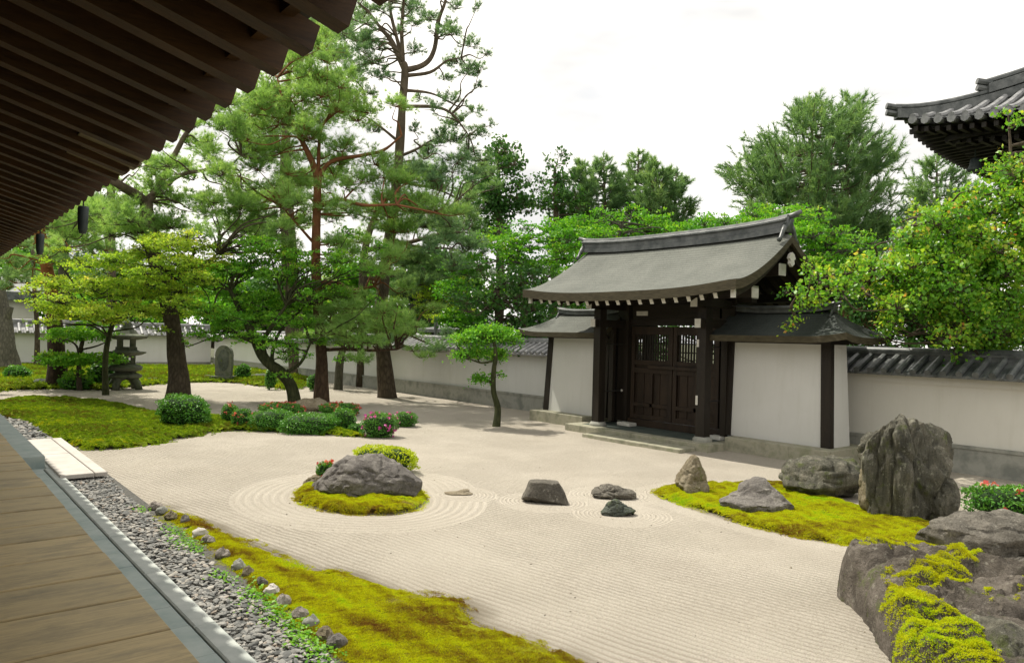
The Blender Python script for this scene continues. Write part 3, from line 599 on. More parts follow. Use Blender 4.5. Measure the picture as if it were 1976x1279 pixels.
b.hexa([(EX+.03, -3, EZ+.17), (EX+.03, 30, EZ+.17), (-1.6, 30, EZ+.17+SL*3.1), (-1.6, -3, EZ+.17+SL*3.1), (EX+.03, -3, EZ+.25), (EX+.03, 30, EZ+.25), (-1.6, 30, EZ+.25+SL*3.1), (-1.6, -3, EZ+.25+SL*3.1)])
for yy in np.arange(-2.9, 30, .27): b.tube([(EX+.05, yy, EZ+.2), (EX-1.2, yy, EZ+.22+SL*1.3)], .075, 8)
b.build('roof', 'tile', HALL)
b = MB(); b.box(EX-.16, EX-.10, -3, 30, EZ+.055, EZ+.128); b.build('eave_board', 'rafter_wood', HALL)
b = MB(); p0 = np.array([EX-.02, 0, EZ]); p1 = np.array([-1.3, 0, EZ+SL*(EX+1.28)]); b.bar(p0+np.array([.03, 0, -.008]), p1, .1, .125); 
r_me = None
for i, yy in enumerate(np.arange(1.42, 22, .352)):
    if r_me is None:
        r0_ = b.build('rafter', 'rafter_wood', HALL); r_me = r0_; r0_.data.transform(Matrix.Translation((0, 6, 0))); r0_.location.y = yy-6
    else:
        c_ = r_me.copy(); COL.objects.link(c_); c_.parent = HALL; c_.location.y = yy-6
b = MB(); rng = np.random.default_rng(2)
for yy, dx in ((6.25, .0), (6.55, .08), (6.88, .03)): b = MB(); b.bar((EX+.02+dx*.3, yy, EZ-.025), (EX-.42+dx, yy, EZ+.1), .27, .02, mi=0); b.build('patch_board', 'pale_wood', HALL)['label'] = 'pale newer board patching the eave edge'
for yy, lab in ((8.7, 'larger dark metal cup hanging from the eave edge, right of the other'), (11.8, 'smaller dark metal cup hanging at the far end of the eave')):
    tt = thing('hanging_cup', lab, 'hanging cup', (1.4, yy, 3.25), 'metal cups hanging from the eave')
    b = MB(); b.lathe([(.0, 0), (.03, .0), (.045, .05), (.052, .26), (.045, .28), (.0, .285)], (1.4, yy, 3.25), 12); b.build('body', 'metal', tt, True)
    b = MB(); b.tube([(1.4, yy, 3.52), (1.4, yy, 3.75)], .008, 6); b.build('hanger', 'iron', tt)

b = MB(); rng = np.random.default_rng(8); y = -2.
while y < 13.3: l = rng.uniform(1.4, 1.75); b.box(1.725, 1.885, y+.003, min(y+l, 13.35)-.003, -.05, .1+rng.uniform(-.002, .002), 0, .012); y += l
y = 13.36
while y < 30: l = rng.uniform(1.4, 1.75); b.box(1.76, 1.885, y+.003, y+l-.003, -.05, .1, 0, .012); y += l
tag(b.build('stone_kerb', 'kerb'), 'grey granite kerb between the bluish paving and the pebble strip', 'kerb')
b = MB(); y = -2.
while y < 13.3:
    l = rng.uniform(.4, .75); e = min(y+l, 13.35); dx = rng.uniform(-.1, .1)
    b.box(.6, 1.712, y+.004, e-.004, -.05, .09+rng.uniform(-.003, .003), 0, .006); y += l
b.box(.6, 1.75, 13.36, 30, -.05, .08)
tag(b.build('paving', 'slab_blue'), kind='structure')
b = MB(); b.box(1.27, 1.755, 13.5, 17.2, .0, .275, 0, .012); b.box(1.27, 1.755, 17.21, 21, .0, .275, 0, .012)
tag(b.build('stepping_block', 'slab_blue'), 'long bluish stone step block between the veranda deck and the pale bridge slabs', 'stone step')
BR = thing('stone_bridge', 'pale white stone slabs bridging the pebble strip at the left', 'stone bridge', (2.1, 14.5, 0))
for x0, x1, y0, y1 in ((1.81, 2.245, 12.4, 14.52), (1.81, 2.245, 14.535, 16.6), (2.26, 2.42, 12.4, 16.6)):
    b = MB(); b.box(x0, x1, y0, y1, .075, .135, 0, .008); b.build('slab', 'slab_white', BR)
for y0 in (12.7, 16.0): b = MB(); b.box(1.95, 2.3, y0, y0+.3, .0, .073); b.build('support', 'stone_grey', BR)

# ------------------------------------------------------------------ gate with its curved bark roof
YC, RX = 11.35, 14.32
def bark_roof(parent, yc, half, rx, run, zr, drop, th, lift, verge, name='roof', mats=('thatch', 'roof_edge'), power=1.42, hip=None):
    """two curved slopes, corners swept up; verge rolls down at the gable ends. Returns surface function."""
    nu, nv = 41, 18
    def surf(u, v, side, top=True):   # u -1..1 along the ridge, v 0..1 ridge to eave
        hl = half*(1-.02*(1-v)); y = yc+u*hl; x = rx+side*run*v
        z = zr-drop*(1-(1-v)**power)+lift*abs(u)**3*(.35+.65*v)
        e = max(0, (abs(u)-.90)/.10); z -= verge*e**2*(1-.8*v)
        return (x, y, z if top else z-th*(.75+.25*v))
    b = MB(); att = []
    for side in (-1, 1):
        us, vs_ = np.linspace(-1, 1, nu), np.linspace(0, 1, nv)
        T = [[surf(u, v, side) for u in us] for v in vs_]; Bm = [[surf(u, v, side, False) for u in us] for v in vs_]
        n0 = len(b.v); b.grid(T, 0, side > 0); b.grid(Bm, 1, side < 0)
        att += [v*run/.085 for v in vs_ for u in us]+[.5]*(nu*nv)
        b.grid([T[-1], Bm[-1]], 1, side > 0); att += [.5]*(2*nu)
        for k in (0, -1): b.grid([[r[k] for r in T], [r[k] for r in Bm]], 1); att += [.5]*(2*nv)
    o = b.build(name, list(mats), parent, True, att); wedge(o, 40); return surf, o
def ridge(parent, yc, half, rx, z0, h, w, lift, out=.12, mat_='tile', name='ridge'):
    us = np.linspace(-1, 1, 25); zf = lambda u: z0+lift*abs(u)**3
    b = MB(); lay = [(w*.5, 0), (w*.5, h*.30), (w*.42, h*.34), (w*.42, h*.62), (w*.62, h*.66), (w*.62, h*.76), (w*.36, h*.84), (w*.28, h), (0, h*1.06)]
    P = [[(rx-s*a, yc+u*half, zf(u)+q) for (a, q, s) in [(a, q, 1) for a, q in lay]+[(a, q, -1) for a, q in lay[::-1]]] for u in us]
    b.grid(P); b.add(P[0], [tuple(range(len(P[0])))]); b.add(P[-1], [tuple(range(len(P[0])-1, -1, -1))])
    return wedge(b.build(name, mat_, parent, True), 30)
def finial(parent, y, sy, rx, z, s=1., mat_='tile'):
    b = MB()   # demon-tile end: shaped plate, legs spreading down the slopes, horn-like top roll
    b.hexa([(rx-.17*s, y-.05*s, z-.02), (rx+.17*s, y-.05*s, z-.02), (rx+.17*s, y+.05*s, z-.02), (rx-.17*s, y+.05*s, z-.02), (rx-.12*s, y-.05*s, z+.36*s), (rx+.12*s, y-.05*s, z+.36*s), (rx+.12*s, y+.05*s, z+.36*s), (rx-.12*s, y+.05*s, z+.36*s)])
    for k in (-1, 1):
        b.tube([(rx+k*.14*s, y, z+.14*s), (rx+k*.26*s, y, z-.02*s), (rx+k*.36*s, y, z-.2*s), (rx+k*.44*s, y, z-.27*s)], [.07*s, .06*s, .05*s, .06*s], 8)
        b.tube([(rx+k*.1*s, y, z+.2*s), (rx+k*.2*s, y, z+.2*s)], [.05*s, .03*s], 8)
    b.tube([(rx, y-sy*.25*s, z+.36*s), (rx, y+sy*.1*s, z+.39*s), (rx, y+sy*.34*s, z+.47*s)], [.07*s, .07*s, .055*s], 10)
    return b.build('ridge_end_tile', mat_, parent, True)
GATE = thing('temple_gate', 'dark timber temple gate with sweeping grey bark roof and closed double doors', 'gate', (RX, YC, .17))
surf, ro = bark_roof(GATE, YC, 3.14, RX, 2.1, 4.62, 1.24, .2, .17, .10)
ridge(GATE, YC, 3.0, RX, 4.56, .36, .3, .10)
for s in (-1, 1): finial(GATE, YC+s*2.98, s, RX, 4.68, .82)
# bargeboards under the verge, each with a pale tip, and the hanging gable pendant
for s in (-1, 1):
    for side in (-1, 1):
        b = MB(); w = MB()
        top = [np.array(surf(s*.955, v, side, False))+np.array([0, 0, -.005]) for v in np.linspace(0.0, .93, 12)]
        P = [[p, p+np.array([0, 0, -.2+.06*i/11])] for i, p in enumerate(top)]
        for i in range(11):
            a0, a1 = P[i]; c0, c1 = P[i+1]; d = np.array([0, .035, 0])
            b.hexa([a1-d, a1+d, c1+d, c1-d, a0-d, a0+d, c0+d, c0-d])
        e = (top[-1]+P[-1][1])/2; w.box(e[0]-.03, e[0]+.03, e[1]-.042, e[1]+.042, e[2]-.09, e[2]+.075)
        w.build('bargeboard_tip', 'white_paint', b.build('bargeboard', 'dark_wood', GATE))
    b = MB(); yy = YC+s*3.06; zt = 4.18
    b.add([(RX+q*.0+dx, yy+dy, zt+dz) for dy in (-.03, .03) for dx, dz, q in [(a_*.62, c_*.62+.02, q_) for a_, c_, q_ in [(0, .05, 0), (.13, -.02, 0), (.2, -.16, 0), (.11, -.22, 0), (.14, -.34, 0), (0, -.44, 0), (-.14, -.34, 0), (-.11, -.22, 0), (-.2, -.16, 0), (-.13, -.02, 0)]]],
          [tuple(range(9, -1, -1)), tuple(range(10, 20))]+[(i, (i+1) % 10, 10+(i+1) % 10, 10+i) for i in range(10)])
    b.build('gable_pendant', 'white_paint', GATE)
# rafters with white tips, both slopes; the underside boards between them
first = None
for side in (-1, 1):
    for i, yy in enumerate(np.linspace(8.76, 13.94, 17)):
        u = (yy-YC)/3.14
        a = np.array(surf(u, .925, side, False)); c_ = np.array(surf(u, .08, side, False)); mid_ = np.array(surf(u, .5, side, False))
        b = MB(); dz = np.array([0, 0, -.07]); b.bar(a+dz, mid_+dz, .085, .11); b.bar(mid_+dz, c_+dz, .085, .11)
        r = b.build('rafter', 'dark_wood', GATE)
        w = MB(); d = unit(a-mid_); w.bar(a+dz-d*.002, a+dz+d*.012, .087, .112); w.build('rafter_tip', 'white_paint', r)
# posts, beams
def post(x, y, z0, z1, w, name='post', m_='dark_wood'):
    b = MB(); b.box(x-w/2, x+w/2, y-w/2, y+w/2, z0, z1, 0, .012); p = b.build(name, m_, GATE); return p
for y in (9.74, 12.86):
    post(13.4, y, .27, 3.06, .22); b = MB(); b.lathe([(.21, 0), (.21, .05), (.17, .1)], (13.4, y, .17), 20); b.build('post_base', 'stone_grey', GATE)
    post(15.25, y, .27, 3.06, .22); b = MB(); b.lathe([(.21, 0), (.21, .05), (.17, .1)], (15.25, y, .17), 20); b.build('post_base', 'stone_grey', GATE)
    post(14.42, y, .25, 3.75, .34, 'door_post')
    b = MB(); b.box(13.15, 15.5, y-.07, y+.07, 2.62, 2.8); b.build('tie_beam', 'dark_wood', GATE); b = MB(); b.box(13.0, 15.65, y-.08, y+.08, 3.06, 3.24); b.build('tie_beam', 'dark_wood', GATE)
    w = MB(); w.box(13.13, 13.148, y-.072, y+.072, 2.615, 2.805); w.build('beam_end', 'white_paint', GATE)
    w = MB(); w.box(12.98, 12.998, y-.082, y+.082, 3.055, 3.245); w.build('beam_end', 'white_paint', GATE)
    b = MB(); b.lathe([(.16, 0), (.2, .1), (.2, .2)], (13.4, y, 3.25), 4); b.build('bracket', 'dark_wood', GATE)
b = MB(); b.box(13.29, 13.51, 8.55, 14.15, 3.245, 3.43); b.build('eave_purlin', 'dark_wood_y', GATE)
for y0 in (8.53, 14.152): w = MB(); w.box(13.285, 13.515, y0, y0+.018, 3.24, 3.435); w.build('purlin_end', 'white_paint', GATE)
b = MB(); b.box(15.14, 15.36, 8.55, 14.15, 3.245, 3.43); b.build('eave_purlin', 'dark_wood_y', GATE)
b = MB(); b.box(14.2, 14.44, 8.5, 14.2, 3.76, 4.0); b.build('ridge_purlin', 'dark_wood_y', GATE)
w = MB(); w.box(14.19, 14.45, 8.482, 8.498, 3.755, 4.005); w.build('purlin_end', 'white_paint', GATE)
for x0, x1, y0, y1, z0, z1 in ((14.3, 14.54, 10.0, 12.6, 2.86, 3.2), (14.32, 14.52, 9.2, 13.4, 3.203, 3.56), (14.34, 14.5, 9.9, 12.7, 2.69, 2.857)): b = MB(); b.box(x0, x1, y0, y1, z0, z1); b.build('lintel', 'dark_wood_y', GATE)
w = MB(); w.box(14.285, 14.299, 12.1, 12.46, 2.93, 3.04); w.build('lintel_plate', 'white_paint', GATE)
w = MB(); w.box(14.3, 14.54, 9.18, 9.198, 3.29, 3.57); w.build('beam_end', 'white_paint', GATE)
b = MB(); b.box(14.3, 14.56, 9.9, 12.7, .17, .33); b.build('threshold', 'door_wood', GATE)
w = MB(); w.box(13.95, 14.2, 12.3, 12.72, .172, .25, 0, .01); w.build('door_stop', 'white_paint', GATE)
w = MB(); w.box(13.85, 14.1, 9.6, 9.92, .172, .25, 0, .01); w.build('door_stop', 'white_paint', GATE)
# narrow boarded side panels between door post and front post line
for y in (9.62, 12.98):
    b = MB(); b.box(13.95, 14.05, y-.07, y+.07, .25, 2.7); b.build('jamb', 'dark_wood', GATE)
for y0, y1 in ((9.38, 9.56), (13.14, 13.32)): b = MB(); b.box(14.36, 14.42, y0, y1, .17, 3.05); b.build('gap_board', 'dark_wood', GATE)  # boards added to close the bright gap beside each door post
for y0, lab in ((10.02, None), (11.345, None)):
    y1 = y0+1.3; zb, zt = .345, 2.655
    b = MB(); b.box(14.40, 14.43, y0+.03, y1-.03, zb, 1.72)                              # lower boards
    for k in range(5): yy = y0+.16+k*(1.0/4); b.box(14.385, 14.399, yy-.012, yy+.012, zb+.1, 1.6)
    dleaf = b.build('door_leaf', 'door_wood', GATE)
    f = MB(); f.box(14.34, 14.46, y0, y0+.11, zb, zt); f.box(14.34, 14.46, y1-.11, y1, zb, zt)
    for z0, z1 in ((zb, zb+.12), (.66, .75), (1.5, 1.62), (1.7, 1.82), (2.46, zt)): f.box(14.345, 14.455, y0+.11, y1-.11, z0, z1)
    f.box(14.345, 14.455, y0+.6, y0+.68, zb+.12, 1.5); f.build('frame', 'door_wood', dleaf)
    f = MB()
    for k in range(13): yy = y0+.16+k*(.98/12); f.box(14.385, 14.415, yy-.021, yy+.021, 1.82, 2.46)
    for zz in (2.04, 2.25): f.box(14.416, 14.43, y0+.11, y1-.11, zz-.014, zz+.014)
    f.build('lattice', 'dark_wood', dleaf)
b = MB(); b.bar((14.30, 10.55, 1.66), (14.30, 12.05, 1.66), .06, .075); b.build('door_bar', 'door_wood', GATE)
for y, s in ((9.74, -1), (12.86, 1)):
    b = MB(); b.tube([(13.52, y, 1.02), (14.22, y-s*.02, 1.02)], .016, 8); hk = b.build('hook_bar', 'iron', GATE)
    w = MB(); w.lathe([(0, -.035), (.035, -.02), (.035, .02), (0, .035)], (14.22, y-s*.02, 1.02), 8); w.build('knob', 'white_paint', hk)
    b = MB(); b.tube([(13.52, y, 2.2), (14.22, y-s*.02, 2.2)], .014, 8); hk = b.build('hook_bar', 'iron', GATE)
for z0, z1 in ((.95, 1.15), (2.2, 2.36)): w = MB(); w.box(13.272, 13.288, 9.80, 9.85, z0, z1); w.build('paper_charm', 'white_paint', GATE)
# platform and step
PL = MB()
ys_ = np.linspace(9.3, 13.6, 5)
for a, c_ in zip(ys_[:-1], ys_[1:]): PL.box(12.98, 13.3, a+.003, c_-.003, -.05, .17, 0, .01)
PL.box(13.3, 15.7, 9.3, 9.55, -.05, .17, 0, .01); PL.box(13.3, 15.7, 13.35, 13.6, -.05, .17, 0, .01); PL.box(15.4, 15.7, 9.55, 13.35, -.05, .17)
pl = thing('gate_platform', 'low stone platform under the temple gate', 'platform', (13.8, YC, 0)); PL.build('kerb', 'stone_base', pl)
M['gate_floor'] = simple('gate_floor', (.06, .085, .075), (.13, .155, .135), 3, .6)
b = MB(); b.box(13.3, 15.4, 9.55, 13.35, -.05, .162); b.build('floor', 'gate_floor', pl)
b = MB(); ys_ = [9.58, 10.98, 12.42]
for a, c_ in zip(ys_[:-1], ys_[1:]): b.box(12.42, 12.95, a+.003, c_-.003, -.05, .085, 0, .012)
tag(b.build('stone_step', 'stone_base'), 'long low stone step in front of the gate platform', 'step')

# ------------------------------------------------------------------ the plastered side walls flanking the gate
def wing(label, s):
    """s=-1: right of the gate in the picture, s=+1: left"""
    yy = lambda q: YC+s*q
    T = thing('side_wall', label, 'side wall', (14.37, yy(3.05), 0), 'plastered side walls flanking the gate')
    def bx(b, x0, x1, q0, q1, z0, z1, mi=0, ch=0): y0, y1 = sorted((yy(q0), yy(q1))); b.box(x0, x1, y0, y1, z0, z1, mi, ch)
    b = MB(); qs = [2.02, 2.75, 3.5, 4.36] if s < 0 else [2.29, 3.0, 3.7, 4.36]
    for a, c_ in zip(qs[:-1], qs[1:]): bx(b, 13.62, 15.12, a+.002, c_-.002, -.05, .30, 0, .012)
    b.build('stone_base', 'stone_base', T)
    def batter(q0b, q1b, q0t, q1t, x0b, x0t, x1b, x1t, z0, z1):
        pts = []
        for (qa, qc, xa, xc, z) in ((q0b, q1b, x0b, x1b, z0), (q0t, q1t, x0t, x1t, z1)):
            ya, yc_ = sorted((yy(qa), yy(qc))); pts += [(xa, ya, z), (xc, ya, z), (xc, yc_, z), (xa, yc_, z)]
        b = MB(); b.hexa(pts); return b
    z0, z1 = .30, 2.32; bt = .075
    batter(1.9, 4.16, 1.9, 4.16-bt, 13.98, 13.98+bt, 14.78, 14.78-bt, z0, z1).build('plaster', 'plaster', T)
    w_, n_ = (.20, .1)
    batter(3.98, 4.18, 3.98-bt, 4.18-bt, 13.955, 13.955+bt, 14.1, 14.1+bt, z0, z1).build('corner_post', 'dark_wood', T)
    batter(1.78, 1.93, 1.78, 1.93, 13.955, 13.955+bt, 14.1, 14.1+bt, z0, z1).build('inner_post', 'dark_wood', T)
    b = MB(); bx(b, 13.99, 14.75, 1.8, 4.2-bt, z1, z1+.09); b.build('top_beam', 'dark_wood_y', T)
    # small roof: curved slopes, hipped at the outer end
    nv, nu = 12, 22; q0, qr, qe = 1.62, 3.95, 4.72; run = .95; zr, dr, th = 3.0, .53, .13
    b = MB(); att = []
    zf = lambda v: zr-dr*(1-(1-v)**1.5)
    for side in (-1, 1):
        Tp = []; Bt = []
        for v in np.linspace(0, 1, nv):
            row = []; rb = []
            for u in np.linspace(0, 1, nu):
                q = q0+u*((qr+(qe-qr)*v)-q0); lift = .085*max(0, (u-.72)/.28)**2*v; x = 14.37+side*run*v; z = zf(v)+lift
                row.append((x, yy(q), z)); rb.append((x, yy(q), z-th))
            Tp.append(row); Bt.append(rb); att += [v*run/.07]*nu
        b.grid(Tp, 0, (side > 0) ^ (s > 0) ^ True); b.grid(Bt, 1, (side > 0) ^ (s > 0)); att += [.5]*(nu*nv)
        b.grid([Tp[-1], Bt[-1]], 1); att += [.5]*(2*nu)
        b.grid([[r[0] for r in Tp], [r[0] for r in Bt]], 1); att += [.5]*(2*nv)
    Tp = []; Bt = []; nw = 14
    for v in np.linspace(0, 1, nv):
        row = []; rb = []
        for k in np.linspace(-1, 1, nw): q = qr+(qe-qr)*v; z = zf(v)+.085*abs(k)**3*v; row.append((14.37+k*run*v, yy(q), z)); rb.append((14.37+k*run*v, yy(q), z-th))
        Tp.append(row); Bt.append(rb); att += [v*run/.07]*nw
    b.grid(Tp, 0, s > 0); b.grid(Bt, 1, s < 0); att += [.5]*(nw*nv); b.grid([Tp[-1], Bt[-1]], 1); att += [.5]*(2*nw)
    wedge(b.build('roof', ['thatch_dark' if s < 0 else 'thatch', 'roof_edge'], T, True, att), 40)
    rc = yy((1.7+qr)/2); ridge(T, rc, (qr-1.7)/2+.06, 14.37, 2.965, .15, .2, .07)
    finial(T, yy(qr+.04), s, 14.37, 2.98, .42)
    w = MB(); bx(w, 13.5, 13.52, 1.575, 1.61, 2.36, 2.56); w.build('verge_tip', 'white_paint', T)
wing('white plastered side wall right of the gate, with a dark curved roof hipped at its right end', -1)
wing('white plastered side wall left of the gate, narrower in view, under a lighter curved roof', 1)

# ------------------------------------------------------------------ tiled garden walls
def garden_wall(label, A, B, zp, zc, zt, zr, depth_, inward, pm, tm, sp=.27, big=1.):
    """wall from A to B; inward = unit vector towards the garden"""
    A = np.array([*A, 0.]); B = np.array([*B, 0.]); Ln = np.linalg.norm(B-A); e = (B-A)/Ln; n = np.array([*inward, 0.])
    T = thing('garden_wall', label, 'garden wall', (A+B)/2, 'plastered garden walls with tiled coping')
    def slab(b, l0, l1, d0, d1, z0, z1, mi=0):   # d: distance from wall axis toward garden
        p = [A+e*l+n*d+np.array([0, 0, z]) for z in (z0, z1) for l, d in ((l0, d0), (l1, d0), (l1, d1), (l0, d1))]; b.hexa(p, mi)
    hw = depth_/2
    b = MB(); slab(b, 0, Ln, -hw, hw, zp, zt); slab(b, 0, Ln, -hw-.045, hw+.045, zc, zt-.003); b.build('plaster', pm, T)
    b = MB(); slab(b, 0, Ln, -hw-.05, hw+.05, -.3, zp-.06); slab(b, 0, Ln, -hw-.075, hw+.075, zp-.06, zp); b.build('plinth', 'stone_grey', T)
    ov = hw+.34; b = MB()
    slab(b, 0, Ln, -hw-.2, hw+.2, zt, zt+.035)
    for s in (-1, 1):
        pts = [A+n*s*.1+np.array([0, 0, zr]), B+n*s*.1+np.array([0, 0, zr]), B+n*s*ov+np.array([0, 0, zt+.05]), A+n*s*ov+np.array([0, 0, zt+.05])]
        if s > 0: pts = [pts[1], pts[0], pts[3], pts[2]]
        b.hexa([p-np.array([0, 0, .04]) for p in pts]+pts)
    k = int(Ln/sp)
    for i in range(k):
        for s in (-1, 1):
            c = A+e*(i+.5)*sp; p0 = c+n*s*(ov+.03)+np.array([0, 0, zt+.085]); p1 = c+n*s*.12+np.array([0, 0, zr+.03]); b.tube([p0, p1], .06*big, 8 if s > 0 else 5)
            q0 = c+e*sp*.5+n*s*(ov+.01)+np.array([0, 0, zt+.03]); q1 = c+e*sp*.5+n*s*.12+np.array([0, 0, zr-.03])
            if s > 0: b.tube([q0, q0+(q1-q0)*.3], [.035*big]*2, 6)
    wedge(b.build('tile_roof', tm, T, True), 40)
    b = MB(); slab(b, 0, Ln, -.17, .17, zr-.06, zr+.02); slab(b, 0, Ln, -.13, .13, zr+.02, zr+.06*big); slab(b, 0, Ln, -.16, .16, zr+.06*big, zr+.1*big)
    b.tube([A+np.array([0, 0, zr+.12*big]), B+np.array([0, 0, zr+.12*big])], .085, 10); wedge(b.build('coping', 'tile_pale' if tm == 'tile_pale' else 'tile', T, True), 40)
    return T
garden_wall('long white garden wall right of the gate, behind the standing stone', (15.72, -7), (15.72, 9.0), .52, 1.6, 1.75, 2.1, .8, (-1, 0), 'plaster_cream_sunlit', 'tile')
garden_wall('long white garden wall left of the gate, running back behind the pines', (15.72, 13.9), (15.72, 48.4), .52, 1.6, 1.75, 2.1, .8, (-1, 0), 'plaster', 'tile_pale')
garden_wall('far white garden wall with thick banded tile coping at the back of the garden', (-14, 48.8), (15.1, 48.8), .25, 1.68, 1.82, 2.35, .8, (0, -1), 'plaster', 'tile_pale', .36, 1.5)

# ------------------------------------------------------------------ lantern, carved slab, buildings beyond the walls
g = G(245, 752); LX, LY = g[0], g[1]+.3; c3 = (LX, LY, 0)
LT = thing('stone_lantern', 'weathered two-tiered stone lantern with flared roofs on arched feet', 'stone lantern', c3)
def arc_leg(a):
    ca, sa = math.cos(a), math.sin(a); b = MB(); b.tube([(LX+ca*.56, LY+sa*.56, 0), (LX+ca*.5, LY+sa*.5, .22), (LX+ca*.36, LY+sa*.36, .42), (LX+ca*.1, LY+sa*.1, .5)], [.13, .125, .14, .16], 8); return b
for k in range(4): arc_leg(.75+k*math.pi/2).build('leg', 'lantern_stone', LT, True)
b = MB(); b.lathe([(.5, .42), (.56, .46), (.56, .54), (.36, .62), (.34, .64)], c3, 24); wedge(b.build('base', 'lantern_stone', LT, True))
b = MB(); b.lathe([(.3, .64), (.54, .72), (.58, .82), (.5, .9), (.34, .93), (.31, .95)], c3, 24); wedge(b.build('platform', 'lantern_stone', LT, True))
b = MB()
for k in range(6):
    a = k*math.pi/3+.3; b.box(LX+math.cos(a)*.27-.07, LX+math.cos(a)*.27+.07, LY+math.sin(a)*.27-.07, LY+math.sin(a)*.27+.07, .95, 1.26)
b.lathe([(.31, .95), (.31, 1.02), (.25, 1.02)], c3, 6); b.lathe([(.25, 1.19), (.32, 1.19), (.32, 1.27)], c3, 6); b.build('fire_box', 'lantern_stone', LT)
b = MB(); b.lathe([(.35, 1.25), (.55, 1.29), (.70, 1.36), (.71, 1.40), (.52, 1.41), (.40, 1.46), (.38, 1.5)], c3, 6); b.build('lower_roof', 'lantern_stone', LT)
b = MB()
for k in range(4):
    a = k*math.pi/2+.5; b.box(LX+math.cos(a)*.3-.075, LX+math.cos(a)*.3+.075, LY+math.sin(a)*.3-.075, LY+math.sin(a)*.3+.075, 1.5, 1.86)
b.lathe([(.37, 1.5), (.37, 1.57), (.2, 1.57)], c3, 8); b.build('upper_box', 'lantern_stone', LT)
b = MB(); b.lathe([(.36, 1.84), (.7, 1.9), (.76, 1.96), (.74, 2.0), (.42, 2.06), (.3, 2.2), (.26, 2.24)], c3, 6); b.build('upper_roof', 'lantern_stone', LT)
b = MB(); b.lathe([(.2, 2.22), (.24, 2.28), (.14, 2.33), (.17, 2.42), (.12, 2.52), (0, 2.58)], c3, 14); b.build('finial', 'lantern_stone', LT, True)
g = G(432, 736); ST = thing('carved_stone', 'upright round-topped carved stone slab on a square plinth at the back of the garden', 'carved stone', g)
b = MB(); prof = [(-.34, .25), (-.37, .8)]+[(.37*math.cos(a), 1.18+.44*math.sin(a)) for a in np.linspace(math.pi, 0, 13)]+[(.37, .8), (.34, .25)]
fr_ = [g+R0*x-AWAY*.14+np.array([0, 0, z]) for x, z in prof]; bk = [g+R0*x*.96+AWAY*.14+np.array([0, 0, z]) for x, z in prof]; k = len(prof)
b.add(fr_+bk, [tuple(range(k)), tuple(range(2*k-1, k-1, -1))]+[(i, k+i, k+(i+1) % k, (i+1) % k) for i in range(k)]); b.build('slab', 'lantern_stone', ST)
b = MB(); prof = [(.24*math.cos(a), .95+.48*math.sin(a)) for a in np.linspace(0, 2*math.pi, 20, endpoint=False)]
f0 = [g+R0*x-AWAY*.165+np.array([0, 0, z]) for x, z in prof]; f1 = [g+R0*x-AWAY*.13+np.array([0, 0, z]) for x, z in prof]
b.add(f0+f1, [tuple(range(20))]+[(i, 20+i, 20+(i+1) % 20, (i+1) % 20) for i in range(20)]); b.build('relief', 'rock_green', ST)
b = MB(); q = [g+R0*x+AWAY*y+np.array([0, 0, z]) for z, e in ((-.05, .52), (.25, .48)) for x, y in ((-e, -.4), (e, -.4), (e, .4), (-e, .4))]; b.hexa(q); b.build('plinth', 'lantern_stone', ST)

